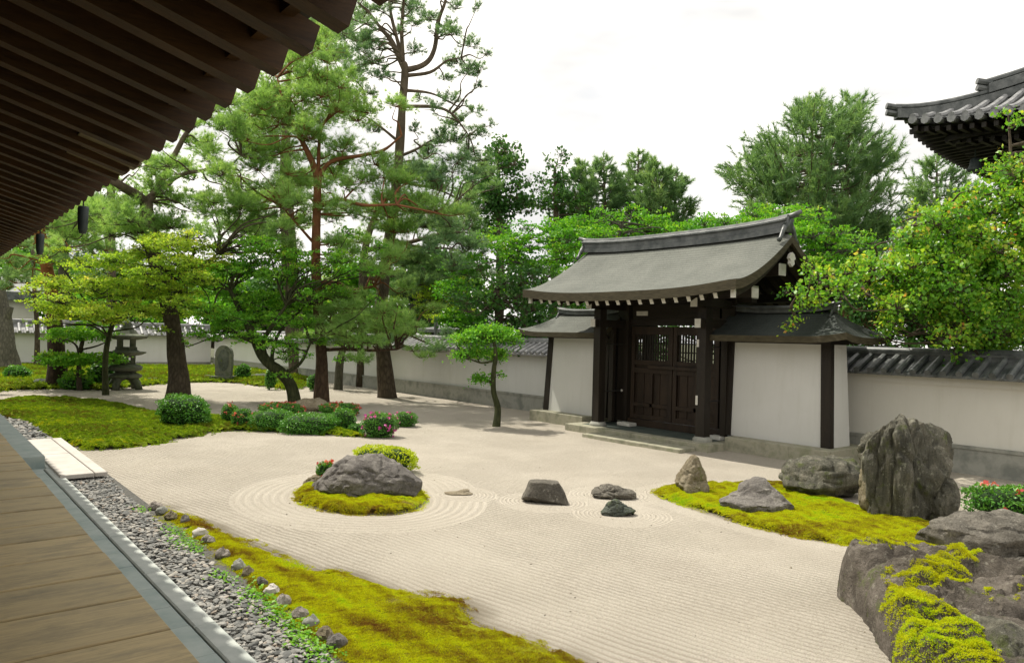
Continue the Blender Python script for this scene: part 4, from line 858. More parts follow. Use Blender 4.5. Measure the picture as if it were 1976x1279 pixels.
HX, HY, HZ = 26., 11.1, 9.95      # corner of a large tiled roof beyond the garden
HR = thing('temple_roof', 'great tiled temple roof corner with dark underside, at the upper right', 'temple', (HX+8, HY-8, 0))
def hroof(parent):
    run = 7.; n = 26
    def eave(t): return HZ-.55*(1-math.exp(-t/2.2))        # corner sweeps up
    b = MB()
    for ax in (0, 1):
        T = []
        for v in np.linspace(0, 1, 10):
            row = []
            for t in np.linspace(0, 1, n)**1.6*16:
                d = v*run; s = max(t, d); up_ = eave(t)+.12+(v**1.25)*run*.58*(1-.0)
                row.append((HX+d, HY-s, up_) if ax == 0 else (HX+s, HY-d, up_))
            T.append(row)
        b.grid(T, 0, ax == 0)
    b.build('roof_slope', 'tile', parent, True)
    b = MB()  # round tiles running down the front slope, with disc ends
    for t in np.arange(.35, 15, .40):
        z = eave(t)+.18; pts = [(HX+d-.05, HY-t, z+(d/run)**1.25*run*.58) for d in np.linspace(0, min(t-.1, run), 7)]
        if len(pts) and t > .2: b.tube(pts, .1, 8)
        z2 = eave(t)+.06; b.tube([(HX-.08, HY-t, z2), (HX+.5, HY-t, z2+.04)], .13, 8)
    for t in np.arange(.35, 15, .40):
        z = eave(t)+.18; pts = [(HX+t, HY-d+.05, z+(d/run)**1.25*run*.58) for d in np.linspace(0, min(t-.1, run), 7)]
        b.tube(pts, .1, 8)
    wedge(b.build('round_tile', 'tile_pale', parent, True), 40)
    b = MB()
    for ax in (0, 1):
        T = []; dep = 5.5
        for v in np.linspace(0, 1, 6):
            row = []
            for t in np.linspace(0, 1, n)**1.6*16: d = v*dep; s = max(t, d); z = eave(t)-.08-.03*v+.08*v*dep*0; row.append((HX+.12+d, HY-.12-s, z-(.0)) if ax == 0 else (HX+.12+s, HY-.12-d, z))
            T.append(row)
        b.grid(T, 0, ax == 1)
    b.build('soffit', 'dark_wood', parent)
    b = MB()
    for t in np.arange(.4, 14, .34):
        z = eave(t)-.2; b.bar((HX+.1, HY-t, z), (HX+5., HY-t, z+.1), .13, .16); b.bar((HX+t, HY-.1, z), (HX+t, HY-5., z+.1), .13, .16)
        z -= .3; b.bar((HX+1.1, HY-t-.6, z), (HX+5., HY-t-.6, z+.1), .13, .16); b.bar((HX+t+.6, HY-1.1, z), (HX+t+.6, HY-5., z+.1), .13, .16)
    b.build('rafters', 'dark_wood', parent)
    b = MB()   # corner ridges in two steps
    for d0, d1, h in ((-.15, 3.2, .0), (1.9, 9., .35)):
        P = []
        for d in np.linspace(d0, d1, 14):
            z = eave(max(d, 0))+.2+h+(max(d, 0)/run)**1.25*run*.58; P.append([(HX+d-.12, HY-d-.12, z-.1), (HX+d-.12, HY-d-.12, z+.2), (HX+d, HY-d, z+.26), (HX+d+.12, HY-d+.12, z+.2), (HX+d+.12, HY-d+.12, z-.1)])
        b.grid(P); b.add(P[0], [(0, 1, 2, 3, 4)]); b.tube([np.array(p[2])+np.array([0, 0, .05]) for p in P], .1, 8)
        for q in (.2, .42): b.tube([np.array(P[0][2])+np.array([.1, -.1, q-.42]), np.array(P[0][2])+np.array([-.22, .22, q-.34])], .11, 8)
    wedge(b.build('corner_ridge', 'tile', parent, True), 40)
    b = MB(); b.tube([(HX+.5, HY-.5, eave(.5)+.2), (HX+.5, HY-.5, eave(.5)+.72)], .03, 6); b.build('wire_tie', 'metal', parent)
    b = MB(); bx_, by_ = HX+2.2, HY-1.5; b.lathe([(0, 0), (.22, 0), (.24, .06), (.18, .2), (.15, .4), (.05, .46), (0, .47)], (bx_, by_, HZ-1.55), 14); b.tube([(bx_, by_, HZ-1.1), (bx_, by_, HZ-.6)], .02, 6); b.build('wind_bell', 'metal', parent, True)
    b = MB(); b.box(HX+4.5, HX+16, HY-16, HY-4.5, 0, HZ+.6); b.build('wall', 'dark_wood', parent)
hroof(HR)
# pale house beyond the far wall, at the left edge
a0 = at(66, 650, 57.); hs = thing('house', 'cream-walled house with grey roof edge beyond the far wall, at the left edge', 'house', (a0[0]-4, a0[1]+2, 0))
b = MB(); b.box(a0[0]-14, a0[0], a0[1], a0[1]+8, -.1, 4.15); b.build('wall', 'plaster_cream_sunlit', hs)
b = MB(); b.hexa([(a0[0]-15, a0[1]-.7, 4.1), (a0[0]+.7, a0[1]-.7, 4.1), (a0[0]+.7, a0[1]+4, 5.6), (a0[0]-15, a0[1]+4, 5.6), (a0[0]-15, a0[1]-.7, 4.75), (a0[0]+.7, a0[1]-.7, 4.75), (a0[0]+.7, a0[1]+4, 6.3), (a0[0]-15, a0[1]+4, 6.3)]); b.build('roof', 'tile', hs)
b = MB(); b.hexa([(a0[0]-15, a0[1]+4, 5.6), (a0[0]+.7, a0[1]+4, 5.6), (a0[0]+.7, a0[1]+9, 4.1), (a0[0]-15, a0[1]+9, 4.1), (a0[0]-15, a0[1]+4, 6.3), (a0[0]+.7, a0[1]+4, 6.3), (a0[0]+.7, a0[1]+9, 4.75), (a0[0]-15, a0[1]+9, 4.75)]); b.build('roof_back', 'tile', hs)
for dx in (-3, -6): b = MB(); b.box(a0[0]+dx-.7, a0[0]+dx+.7, a0[1]-.06, a0[1]-.003, 1.4, 2.8); b.build('shutter', 'dark_wood', hs)
p = at(868, 640, 36.); sh = thing('shed', 'low dark shed with sloping roof behind the garden wall, among the yellow maples', 'shed', (p[0]+2, p[1]+1, 0))
b = MB(); b.box(p[0]-.6, p[0]+5, p[1]-3.2, p[1]+1, -.1, 2.45); b.build('wall', 'dark_wood', sh)
b = MB(); b.hexa([(p[0]-1, p[1]-3.6, 2.45), (p[0]+5.4, p[1]-3.6, 3.3), (p[0]+5.4, p[1]+1.4, 3.3), (p[0]-1, p[1]+1.4, 2.45), (p[0]-1, p[1]-3.6, 2.6), (p[0]+5.4, p[1]-3.6, 3.45), (p[0]+5.4, p[1]+1.4, 3.45), (p[0]-1, p[1]+1.4, 2.6)]); b.build('roof', 'tile', sh)
p = at(841, 640, 33.); b = MB(); b.tube([(p[0], p[1], -.1), (p[0], p[1], 3.1)], .09, 10); b.tube([(p[0], p[1], 3.1), (p[0], p[1], 3.14)], .11, 10); tag(b.build('post', 'pole_grey'), 'pale grey pole behind the garden wall beside the dark shed', 'pole')

# ------------------------------------------------------------------ clipped shrubs
def shrub(name, label, px, py, wpx, hpx, seed, leafm='shrub', flowers=None, nf=0, boxy=2.8, group=None, dpt=.8, ls=.036, dens=1., lift=0.):
    rng = np.random.default_rng(seed); g = G(px, py); D = depth(g); w = wpx/F*D/2; h = hpx/F*D; g = g+AWAY*w*dpt*.6
    T = thing(name, label, 'shrub', g, group); C0 = np.array([g[0], g[1], h*.5+lift])
    n = int(2600*dens*(w*h*1.6+w*w)/.55/(ls/.05)**2)
    d = unit(rng.normal(size=(n, 3))); q = np.sign(d)*np.abs(d)**(2/boxy); q = q/np.max(np.abs(q), 1, keepdims=True)**.0
    e = np.array([w, w*dpt, h*.5]); nn = np.abs(d); sup = (nn[:, 0]**boxy+nn[:, 1]**boxy+nn[:, 2]**boxy)**(-1/boxy)
    bum = 1+.06*np.sin(d[:, 0]*4.1+seed*2)*np.sin(d[:, 1]*3.7)+.06*np.sin(d[:, 2]*11+d[:, 0]*6+seed)+.09*np.sin(d@_W[1][0][:1].repeat(3)*4+seed)+.07*np.sin(d[:, 0]*9+seed)*np.sin(d[:, 2]*8+1)*np.sin(d[:, 1]*7)
    loc = d*(sup*bum)[:, None]*rng.uniform(.86, 1.03, n)[:, None]; loc[:, 2] = np.maximum(loc[:, 2], -1.)
    wv = loc[:, :1]*e[0]*R0+loc[:, 1:2]*e[1]*AWAY; wv[:, 2] = loc[:, 2]*e[2]; P = C0+wv
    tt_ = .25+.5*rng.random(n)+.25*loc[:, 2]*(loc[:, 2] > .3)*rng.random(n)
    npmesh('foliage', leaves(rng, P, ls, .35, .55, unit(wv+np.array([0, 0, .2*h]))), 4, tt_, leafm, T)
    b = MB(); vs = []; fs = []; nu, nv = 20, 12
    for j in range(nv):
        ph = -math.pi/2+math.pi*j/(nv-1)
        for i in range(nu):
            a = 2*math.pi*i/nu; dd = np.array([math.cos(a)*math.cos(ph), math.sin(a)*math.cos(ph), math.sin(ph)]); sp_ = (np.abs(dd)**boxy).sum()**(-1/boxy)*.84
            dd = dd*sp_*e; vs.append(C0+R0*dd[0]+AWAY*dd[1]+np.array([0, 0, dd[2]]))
    fs = [(j*nu+i, j*nu+(i+1) % nu, (j+1)*nu+(i+1) % nu, (j+1)*nu+i) for j in range(nv-1) for i in range(nu)]; b.add(vs, fs); b.build('twigs', 'shrub_core', T, True)  # solid dark core added inside the leaf shell against see-through
    if flowers:
        d = unit(rng.normal(size=(nf, 3))+np.array([0, 0, .45])); sup = (np.abs(d)**boxy).sum(1)**(-1/boxy); d = d*sup[:, None]*1.03; wv = d[:, :1]*e[0]*R0+d[:, 1:2]*e[1]*AWAY; wv[:, 2] = d[:, 2]*e[2]
        kp = np.sin(d[:, 0]*5+seed)+np.sin(d[:, 2]*4+seed*2)+np.sin(d[:, 1]*5)+rng.normal(size=nf)*.7 > -.2; wv = wv[kp]; nf = len(wv); P = (C0+wv).repeat(5, 0)+rng.normal(size=(nf*5, 3))*ls*.5; npmesh('blossom', leaves(rng, P, ls*1.5, .3, .8, unit(wv).repeat(5, 0)), 4, rng.random(nf*5), flowers, T)
    return T
AZ = 'clipped azaleas on the left of the gravel'
shrub('clipped_bush', 'large dark green clipped bush with wider top, in front of the leaning pine trunk', 345, 829, 92, 62, 1, boxy=3.4, ls=.05, lift=.02)
shrub('azalea', 'upright azalea with a few pink buds, leftmost of the clipped row', 441, 823, 34, 42, 2, flowers='blossom_pink', nf=14, group=AZ)
shrub('azalea', 'azalea with pink flowers down its right side, second from left in the row', 463, 829, 36, 40, 3, flowers='blossom_pink', nf=22, group=AZ)
shrub('azalea', 'plain rounded green azalea at the left of the low front hedge', 520, 832, 78, 40, 4, group=AZ)
shrub('azalea', 'long low boxy green azalea at the middle of the front hedge', 590, 838, 105, 36, 5, boxy=4, group=AZ)
shrub('azalea', 'small low azalea with one pink flower between the hedge and the round bush', 638, 834, 40, 26, 6, flowers='blossom_pink', nf=6, group=AZ)
shrub('azalea', 'round dark azalea just left of the magenta-flowered one', 660, 834, 46, 44, 7, group=AZ)
shrub('azalea', 'back azalea with many salmon flowers, left of the pale sandy rock', 538, 803, 84, 24, 8, flowers='blossom_pink', nf=110, group=AZ)
shrub('azalea', 'reddish back azalea right of the pale sandy rock', 652, 803, 74, 24, 9, flowers='blossom_pink', nf=80, group=AZ)
shrub('azalea', 'tiny low green azalea left of the magenta-flowered one', 687, 838, 30, 20, 10, group=AZ)
shrub('azalea', 'azalea covered in magenta flowers, at the right of the row', 729, 845, 66, 46, 11, flowers='blossom_magenta', nf=56, boxy=3.4, group=AZ)
shrub('azalea', 'small azalea with few flowers, rightmost of the row', 780, 824, 42, 27, 12, flowers='blossom_magenta', nf=8, boxy=3.4, group=AZ)
shrub('clipped_bush', 'bright yellow-green clipped bush behind the island boulder', 736, 914, 118, 48, 13, leafm='shrub_yellow', boxy=4, ls=.04, dpt=.6)
shrub('azalea', 'little salmon-flowered azalea at the left of the island boulder', 626, 928, 36, 36, 14, flowers='blossom_pink', nf=26, ls=.035, boxy=2.2)
shrub('azalea', 'dark glossy azalea with red flowers at the right edge, behind the weathered boulder', 1965, 1006, 130, 62, 15, flowers='blossom_pink', nf=16, boxy=4, ls=.05)
shrub('clipped_bush', 'dark round bush between the two dark pine trunks', 607, 755, 30, 34, 16, ls=.08, boxy=2.2)
shrub('clipped_bush', 'small green shrub right of the carved stone slab', 466, 736, 30, 34, 17, ls=.09, boxy=2)
shrub('clipped_bush', 'small dark shrub under the curved maple stem', 520, 752, 22, 44, 18, ls=.08, boxy=2)
shrub('clipped_bush', 'little bush at the foot of the sawn-off grey trunk', 24, 736, 50, 30, 19, ls=.1, boxy=2)
shrub('shade_plant', 'dark drooping shade plants left of the stone lantern', 192, 748, 56, 52, 20, leafm='broad_dark', ls=.16, boxy=2.2)
shrub('shade_plant', 'low leafy plant under the small tiered maple', 140, 752, 60, 26, 22, leafm='shrub', ls=.12, boxy=2.2)

# ------------------------------------------------------------------ trees
def limb_curve(a, b, rng, sag=.12, n=7):
    a = np.array(a); b = np.array(b); L_ = np.linalg.norm(b-a); m1 = a+(b-a)*.35+rng.normal(size=3)*L_*sag*.6+np.array([0, 0, L_*.06]); m2 = a+(b-a)*.7+rng.normal(size=3)*L_*sag*.6
    return smooth_line([a, m1, m2, b], n)
def tree(name, label, base, trunk, clumps, style, leafm, barkm, seed, limbs=(), group=None, D=None, lsize=.08, dens=1., dj=1.6, branch=True, twigs=True, dsh=0., flat=None, tuft=None, brad=.035, seg=6, zfloor=.3):
    """trunk: (px, py, radius px); clumps: (px, py, rx px, ry px[, extra depth m])"""
    rng = np.random.default_rng(seed); g = G(*base) if D is None else at(base[0], base[1], D)
    D = depth(g) if D is None else D
    T = thing(name, label, 'tree', (g[0], g[1], 0), group)
    k = D/F; b = MB()
    pts = [at(x, y, D) for x, y, r in trunk]; rad = [r*k*.9 for x, y, r in trunk]
    pts[0][2] = min(pts[0][2], 0.)-.12
    # a little lean in depth so trunks are not flat
    ph = rng.uniform(0, 6); lean = [AWAY*.25*math.sin(ph+i*.9)*min(i, 2)/2 for i in range(len(pts))]; pts = [p+l for p, l in zip(pts, lean)]
    P = smooth_line(pts, seg); R = np.interp(np.linspace(0, 1, len(P)), np.linspace(0, 1, len(rad)), rad)
    flare = np.exp(-np.arange(len(P))/2.)*.25; b.tube(P, R*(1+flare), 16, 0, True, .16)
    lp = []
    for lm in limbs:
        dz = rng.normal()*.5
        q = [at(x, y, D+dz*(0 if i == 0 else min(1, i/2))) for i, (x, y, r) in enumerate(lm)]; rr = [r*k for _, _, r in lm]
        j = int(np.argmin(np.linalg.norm(P-q[0], axis=1))); q[0] = P[j]
        Q = smooth_line(q, 5); b.tube(Q, np.interp(np.linspace(0, 1, len(Q)), np.linspace(0, 1, len(rr)), rr), 9, 0, True, .15); lp.append(Q)
    S = np.vstack([P[len(P)//4:]]+lp); Vs = []; Ts = []; nper = 4
    for c in clumps:
        x, y, rx, ry = c[:4]; dd = (c[4] if len(c) > 4 else rng.uniform(-1, 1)*dj)+dsh
        C_ = at(x, y, D+dd); kx = (D+dd)/F; a, h = rx*kx, ry*kx; ct = rng.uniform(-.16, .16)
        if branch:
            dist = np.linalg.norm(S-C_, axis=1)+np.maximum(0, S[:, 2]-C_[2])*1.2; j = int(np.argmin(dist)); tip = C_-np.array([0, 0, h*.45])
            if dist[j] > .25: Q = limb_curve(S[j], tip, rng); b.tube(Q, np.linspace(min(brad, .018+.02*np.linalg.norm(S[j]-tip)), .009, len(Q)), 6, 0, False)
            for _ in range(3):
                e = tip+np.append(rng.normal(size=2)*a*.5, h*rng.uniform(-.1, .6)); Q = limb_curve(tip, e, rng, .1, 3); b.tube(Q, np.linspace(.012, .006, len(Q)), 4, 0, False)
        if style == 'pine':
            L0, kk, sp_, w_ = tuft or (.15, 16, .55, .006); ntw = max(6, int(dens*15*(a*a+1.2*a*h)/.25/(L0/.17)**.9)); dw = unit(rng.normal(size=(ntw, 3))); dw[:, 2] = np.abs(dw[:, 2])*1.15-.38
            e = dw*rng.uniform(.45, 1.3, ntw)[:, None]*np.array([a, a, h*1.5]); q0 = tip if branch else C_; fr5 = np.array([.45, .68, .86, 1.])
            p = (q0[None, None]+(C_+e-q0)[:, None]*fr5[None, :, None]+rng.normal(size=(ntw, 4, 3))*.035*L0/.17).reshape(-1, 3); nt_ = len(p); d = np.repeat(dw, 4, 0)
            A = unit(np.repeat(unit(C_+e-q0), 4, 0)*.9+np.array([0, 0, .3])+rng.normal(size=(nt_, 3))*.35)
            if twigs:
                for ee in e[::2]: b.tube([q0, q0+(C_+ee-q0)*.5+np.array([0, 0, -.03]), C_+ee], [.009, .007, .004], 3, 0, False)
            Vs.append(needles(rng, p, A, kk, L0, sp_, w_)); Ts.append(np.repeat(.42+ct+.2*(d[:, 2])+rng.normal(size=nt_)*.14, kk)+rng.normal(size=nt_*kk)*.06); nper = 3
        else:
            ns = max(4, int(dens*(15 if style == 'layer' else 18)*(a*a*.6+a*h)/.2))
            for _ in range(ns):
                d = unit(rng.normal(size=3)); sc = C_+d*np.array([a, a, h])*rng.uniform(.2, 1)**.5
                sr = rng.uniform(.16, .34)*min(1.2, max(.5, a)); m_ = int(34*(sr/.26)**2*(.08/lsize)**1.6)
                q = rng.normal(size=(m_, 2))*sr*.55; rr = (q**2).sum(1)
                if style == 'layer': p = np.column_stack([q, -rr*.55+rng.normal(size=m_)*.025]); up_ = .42
                else: p = np.column_stack([q, rng.normal(size=m_)*sr*.42-rr*.3]); up_ = .25
                tl = rng.normal(size=2)*(.16 if style == 'layer' else .35); p[:, 2] += p[:, 0]*tl[0]+p[:, 1]*tl[1]
                sn = unit(np.array([tl[0]*-1.4, tl[1]*-1.4, 1.])+rng.normal(size=3)*.45); Vs.append(leaves(rng, sc+p, lsize*1.15, up_+.08, .72, sn))
                if twigs: b.tube([tip, (tip+sc)/2+rng.normal(size=3)*.04, sc], [.009, .006, .004], 3, 0, False)
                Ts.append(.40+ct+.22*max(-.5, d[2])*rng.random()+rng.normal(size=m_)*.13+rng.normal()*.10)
    b.build('trunk', barkm, T, True)
    V = np.concatenate(Vs); t_ = np.concatenate(Ts)
    keep = V.reshape(-1, nper, 3)[:, :, 2].min(1) > zfloor; V = V.reshape(-1, nper, 3)[keep].reshape(-1, 3)
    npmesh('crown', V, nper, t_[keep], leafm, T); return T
def jit(rng, cl, n, dx=28, dy=18, s=(.55, .9)):
    out = list(cl)
    for _ in range(n):
        c = cl[rng.integers(len(cl))]; f = rng.uniform(*s); out.append((c[0]+rng.normal()*dx, c[1]+rng.normal()*dy, c[2]*f, c[3]*f))
    return out
J = np.random.default_rng(123)

# tall forked pine in front of the left wall
cl = [(880, 12, 20, 12), (872, 62, 22, 14), (908, 85, 24, 14), (925, 132, 26, 12), (905, 140, 20, 12), (880, 118, 22, 14), (868, 192, 26, 15), (915, 212, 22, 10), (882, 235, 34, 16), (930, 256, 16, 10), (850, 258, 24, 14), (828, 290, 28, 16), (900, 292, 28, 16), (868, 325, 30, 16), (915, 330, 20, 12), (820, 32, 20, 14), (795, 45, 24, 14), (802, 95, 22, 14), (842, 62, 16, 12), (768, 60, 18, 16), (738, 18, 24, 12), (700, 30, 28, 14), (702, 75, 34, 16), (664, 62, 30, 16), (722, 118, 26, 14), (682, 135, 34, 16), (642, 102, 30, 16), (668, 178, 30, 14), (712, 175, 24, 12), (740, 140, 18, 12), (835, 210, 20, 10), (800, 250, 18, 12), (855, 150, 18, 10), (838, 345, 26, 14), (790, 330, 26, 16), (800, 12, 22, 10), (845, -12, 20, 14), (760, -16, 24, 14), (700, -10, 30, 14), (650, 20, 26, 14),
      (845, 672, 30, 16, -.8), (750, 662, 34, 16, -1), (792, 345, 30, 14), (820, 385, 34, 14), (760, 440, 30, 14), (870, 430, 34, 18), (905, 470, 34, 18), (830, 470, 34, 18), (880, 505, 30, 16), (720, 250, 22, 10)]
tree('pine_tree', 'tallest pine, grey trunk forking near the top of the picture, standing against the white wall', (748, 767),
     [(748, 767, 19), (742, 700, 16), (737, 620, 14), (742, 540, 13), (751, 460, 12), (760, 380, 11), (768, 300, 10), (775, 220, 8.5), (783, 140, 7.5), (780, 125, 6)], jit(J, cl, 60, 30, 18), 'pine', 'pine_dark', 'bark_dark', 1,
     [[(783, 140, 6), (765, 100, 5.5), (752, 75, 5), (735, 55, 3.5), (712, 25, 2.5), (690, 5, 1.5)], [(757, 80, 4), (757, 40, 3), (748, -20, 2)], [(758, 88, 4), (775, 60, 3.5), (779, 0, 2.5), (778, -20, 2)], [(783, 142, 6), (820, 124, 5), (838, 95, 4.5), (846, 40, 4), (858, 8, 3), (862, -20, 2)],
      [(784, 150, 4), (830, 140, 3), (862, 118, 2), (890, 112, 1)], [(776, 210, 4), (838, 207, 3), (872, 220, 2.4), (905, 262, 1.2)], [(780, 172, 3.5), (830, 180, 2.2), (864, 195, 1.2)], [(768, 300, 3.5), (800, 290, 2.5), (830, 272, 1.2)], [(770, 275, 3), (725, 238, 2), (700, 222, 1)], [(760, 395, 4), (800, 400, 3), (850, 415, 2)], [(752, 455, 4), (800, 475, 3), (870, 480, 2)], [(741, 600, 3), (780, 640, 2.4), (840, 668, 1.4)]],
     dens=.95, tuft=(.18, 14, .48, .0068))
# slender red-barked pine with the fluffy pale crown
cl = [(560, 130, 50, 24), (615, 145, 44, 24), (505, 185, 44, 24), (585, 215, 50, 24), (650, 200, 50, 24), (690, 225, 46, 22), (480, 250, 40, 22), (540, 285, 46, 24), (660, 285, 46, 20), (725, 310, 50, 20), (700, 345, 46, 20), (770, 345, 44, 18), (660, 395, 42, 18), (720, 400, 46, 20), (790, 400, 48, 20), (840, 400, 46, 18), (760, 440, 46, 20), (560, 350, 44, 22), (500, 320, 44, 22), (690, 460, 44, 20), (660, 500, 36, 18), (720, 520, 44, 18), (750, 490, 40, 18), (580, 430, 34, 18), (530, 380, 38, 20),
      (640, 600, 36, 11, -.8), (690, 618, 44, 12, -1.3), (748, 628, 40, 11, -.6), (650, 640, 38, 11, -1.6), (712, 658, 44, 11, -1.4), (782, 642, 32, 10, -.8), (612, 622, 26, 10, -1.2), (680, 590, 36, 11, -1.5), (740, 600, 34, 11, -1.8), (690, 690, 34, 10, -1.8), (620, 180, 40, 20), (540, 230, 36, 20), (600, 260, 36, 18), (640, 340, 34, 16), (590, 160, 44, 22)]
tree('pine_tree', 'slender pine with reddish trunk and fluffy pale green crown, behind the azaleas', (620, 775), [(620, 775, 15), (619, 690, 12.5), (616, 600, 11), (613, 520, 10), (614, 430, 9), (614, 345, 8)], jit(J, cl, 100, 42, 28), 'pine', 'pine_light', 'bark_red', 2,
     [[(614, 345, 7), (602, 312, 6), (583, 272, 5), (565, 235, 4), (545, 190, 2.5), (535, 150, 1.5)], [(613, 345, 5), (640, 312, 4), (700, 300, 3.5), (740, 290, 3), (775, 262, 1.5)], [(614, 400, 4), (655, 385, 3.4), (700, 396, 3), (765, 395, 2)], [(614, 548, 4.5), (650, 546, 4), (680, 560, 3.5), (722, 552, 2)], [(617, 600, 3.5), (650, 630, 3), (700, 668, 2)], [(618, 668, 4), (665, 674, 3.4), (720, 676, 3), (765, 674, 1.6)], [(590, 290, 4), (620, 250, 3), (650, 215, 2)], [(614, 470, 3), (580, 440, 2.4), (545, 400, 1.4)]],
     dens=.95, tuft=(.2, 14, .5, .0065))
# old pine with thick leaning trunk
cl = [(330, 432, 40, 22), (400, 400, 44, 22), (250, 420, 40, 20), (215, 445, 40, 20), (300, 330, 36, 20), (352, 318, 36, 18), (425, 332, 40, 18), (400, 285, 36, 20), (455, 245, 40, 20), (478, 295, 36, 18), (440, 195, 40, 20), (385, 450, 44, 22), (470, 430, 44, 20), (170, 440, 36, 18), (240, 385, 34, 18), (330, 380, 36, 18), (510, 410, 40, 20), (450, 370, 36, 18), (200, 400, 34, 18), (270, 300, 34, 16), (130, 450, 36, 18), (420, 240, 30, 16), (500, 470, 40, 20), (290, 460, 40, 18)]
tree('pine_tree', 'old pine with a thick dark leaning trunk rising behind the large clipped bush', (345, 770), [(345, 770, 24), (339, 700, 18), (329, 630, 16), (318, 560, 15), (302, 490, 15), (291, 430, 15), (285, 385, 13)], jit(J, cl, 75, 44, 28), 'pine', 'pine_light', 'bark_dark', 3,
     [[(286, 392, 10), (256, 372, 9), (222, 352, 8), (190, 332, 6), (150, 320, 4)], [(288, 400, 8), (312, 350, 6.5), (342, 290, 5), (366, 250, 4), (405, 222, 2)], [(298, 385, 5), (345, 340, 4), (400, 328, 3), (440, 322, 2), (465, 300, 1.2)], [(258, 372, 3), (235, 400, 2.5), (205, 430, 1.4)], [(318, 545, 4), (380, 520, 3), (420, 490, 2)]], dens=.9, tuft=(.2, 14, .5, .0065))
cl = [(800, 330, 40, 16), (850, 360, 40, 16), (890, 400, 38, 16), (930, 330, 26, 12), (820, 430, 44, 18), (870, 455, 44, 18), (910, 440, 34, 16), (800, 500, 44, 18), (850, 520, 44, 18), (900, 500, 36, 16), (930, 470, 26, 14), (770, 380, 36, 16), (780, 560, 36, 16), (840, 560, 34, 14), (900, 370, 30, 14)]
tree('pine_tree', 'thin pale pine beyond the wall, filling the gap right of the tallest pine', (700, 690), [(700, 690, 10), (700, 560, 9), (705, 470, 8), (730, 400, 6), (780, 340, 4)], jit(J, cl, 30, 26, 22), 'pine', 'pine_far', 'bark_dark', 13, [[(704, 480, 5), (780, 470, 4), (860, 450, 3), (920, 450, 1.5)], [(702, 540, 4), (780, 530, 3), (860, 525, 2)], [(770, 350, 3), (840, 365, 2), (900, 390, 1)]], D=32, dens=.75, tuft=(.2, 14, .55, .009))
# dark-trunked pine further back
cl = [(560, 105, 46, 22), (605, 95, 46, 24), (640, 70, 40, 20), (520, 170, 44, 22), (620, 230, 46, 20), (540, 250, 46, 22), (500, 300, 40, 20), (655, 110, 40, 20), (610, 165, 46, 20), (560, 300, 46, 22), (600, 350, 40, 20), (520, 380, 40, 20), (500, 440, 44, 22), (640, 420, 40, 20), (470, 380, 40, 20), (580, 40, 40, 20), (660, 30, 40, 18), (480, 210, 40, 20)]
tree('pine_tree', 'dark thick-trunked pine standing far back between the maple and the red pine', (585, 728), [(585, 728, 24), (570, 650, 19), (561, 560, 17), (555, 480, 16), (553, 400, 14), (553, 320, 11), (556, 230, 8), (560, 140, 5), (562, 80, 3)], jit(J, cl, 34, 40, 26), 'pine', 'pine_far', 'bark_dark', 4, dens=.5, tuft=(.24, 13, .5, .012))
# pines of the far left
cl = [(60, 470, 40, 20), (110, 455, 40, 20), (20, 500, 36, 18), (140, 500, 36, 18), (90, 420, 40, 20), (40, 440, 40, 20), (150, 400, 40, 18), (30, 540, 34, 16)]
tree('pine_tree', 'pine with bright orange bark on its upper trunk, at the left behind the maple', (110, 748), [(110, 748, 21), (112, 690, 17), (104, 640, 15), (92, 570, 13), (81, 505, 12), (73, 440, 12), (70, 390, 11), (72, 330, 8)], jit(J, cl, 20, 40, 24), 'pine', 'pine_far', 'bark_orange', 5, dens=.7, tuft=(.2, 14, .5, .009))
cl = [(205, 395, 40, 20), (240, 360, 36, 20), (180, 350, 40, 20), (215, 440, 34, 16), (160, 470, 34, 18), (250, 420, 34, 18)]
tree('pine_tree', 'straight grey-trunked tree beside the orange-barked pine', (127, 704), [(127, 704, 11), (127, 600, 10), (127, 500, 10), (128, 400, 9), (130, 330, 7)], [(128, 470, 40, 22), (100, 500, 40, 20), (160, 510, 36, 18), (130, 400, 40, 22), (170, 540, 40, 20), (90, 545, 40, 20)], 'pine', 'pine_far', 'bark_grey', 6, dens=.4, tuft=(.26, 12, .5, .014))
tree('pine_tree', 'thin dark pine trunk rising right of the orange-barked pine', (222, 700), [(222, 700, 11), (218, 600, 10), (215, 500, 10), (213, 400, 9), (212, 330, 6)], jit(J, cl, 6), 'pine', 'pine_far', 'bark_dark', 7, D=50, dens=.35, tuft=(.3, 12, .5, .016))
tree('bare_trunk', 'very thin bare dark trunk in front of the far wall at the left', (71, 712), [(71, 712, 6), (71, 640, 4.6), (70, 560, 4), (69, 480, 3)], [(66, 470, 34, 16), (84, 490, 30, 14), (50, 500, 30, 14)], 'leaf', 'broad_dark', 'bark_dark', 8, dens=.3, lsize=.16)
tree('tree', 'thick grey leaning trunk with a sawn-off stub, cut by the left edge', (22, 716), [(22, 716, 19), (14, 665, 16), (2, 610, 15), (-12, 560, 14), (-30, 500, 12)], [(-40, 470, 50, 24), (-10, 500, 40, 20), (-70, 520, 40, 20)], 'leaf', 'maple_green', 'bark_grey', 9, [[(6, 625, 9), (14, 605, 8), (18, 592, 8)]], dens=.25, lsize=.16)

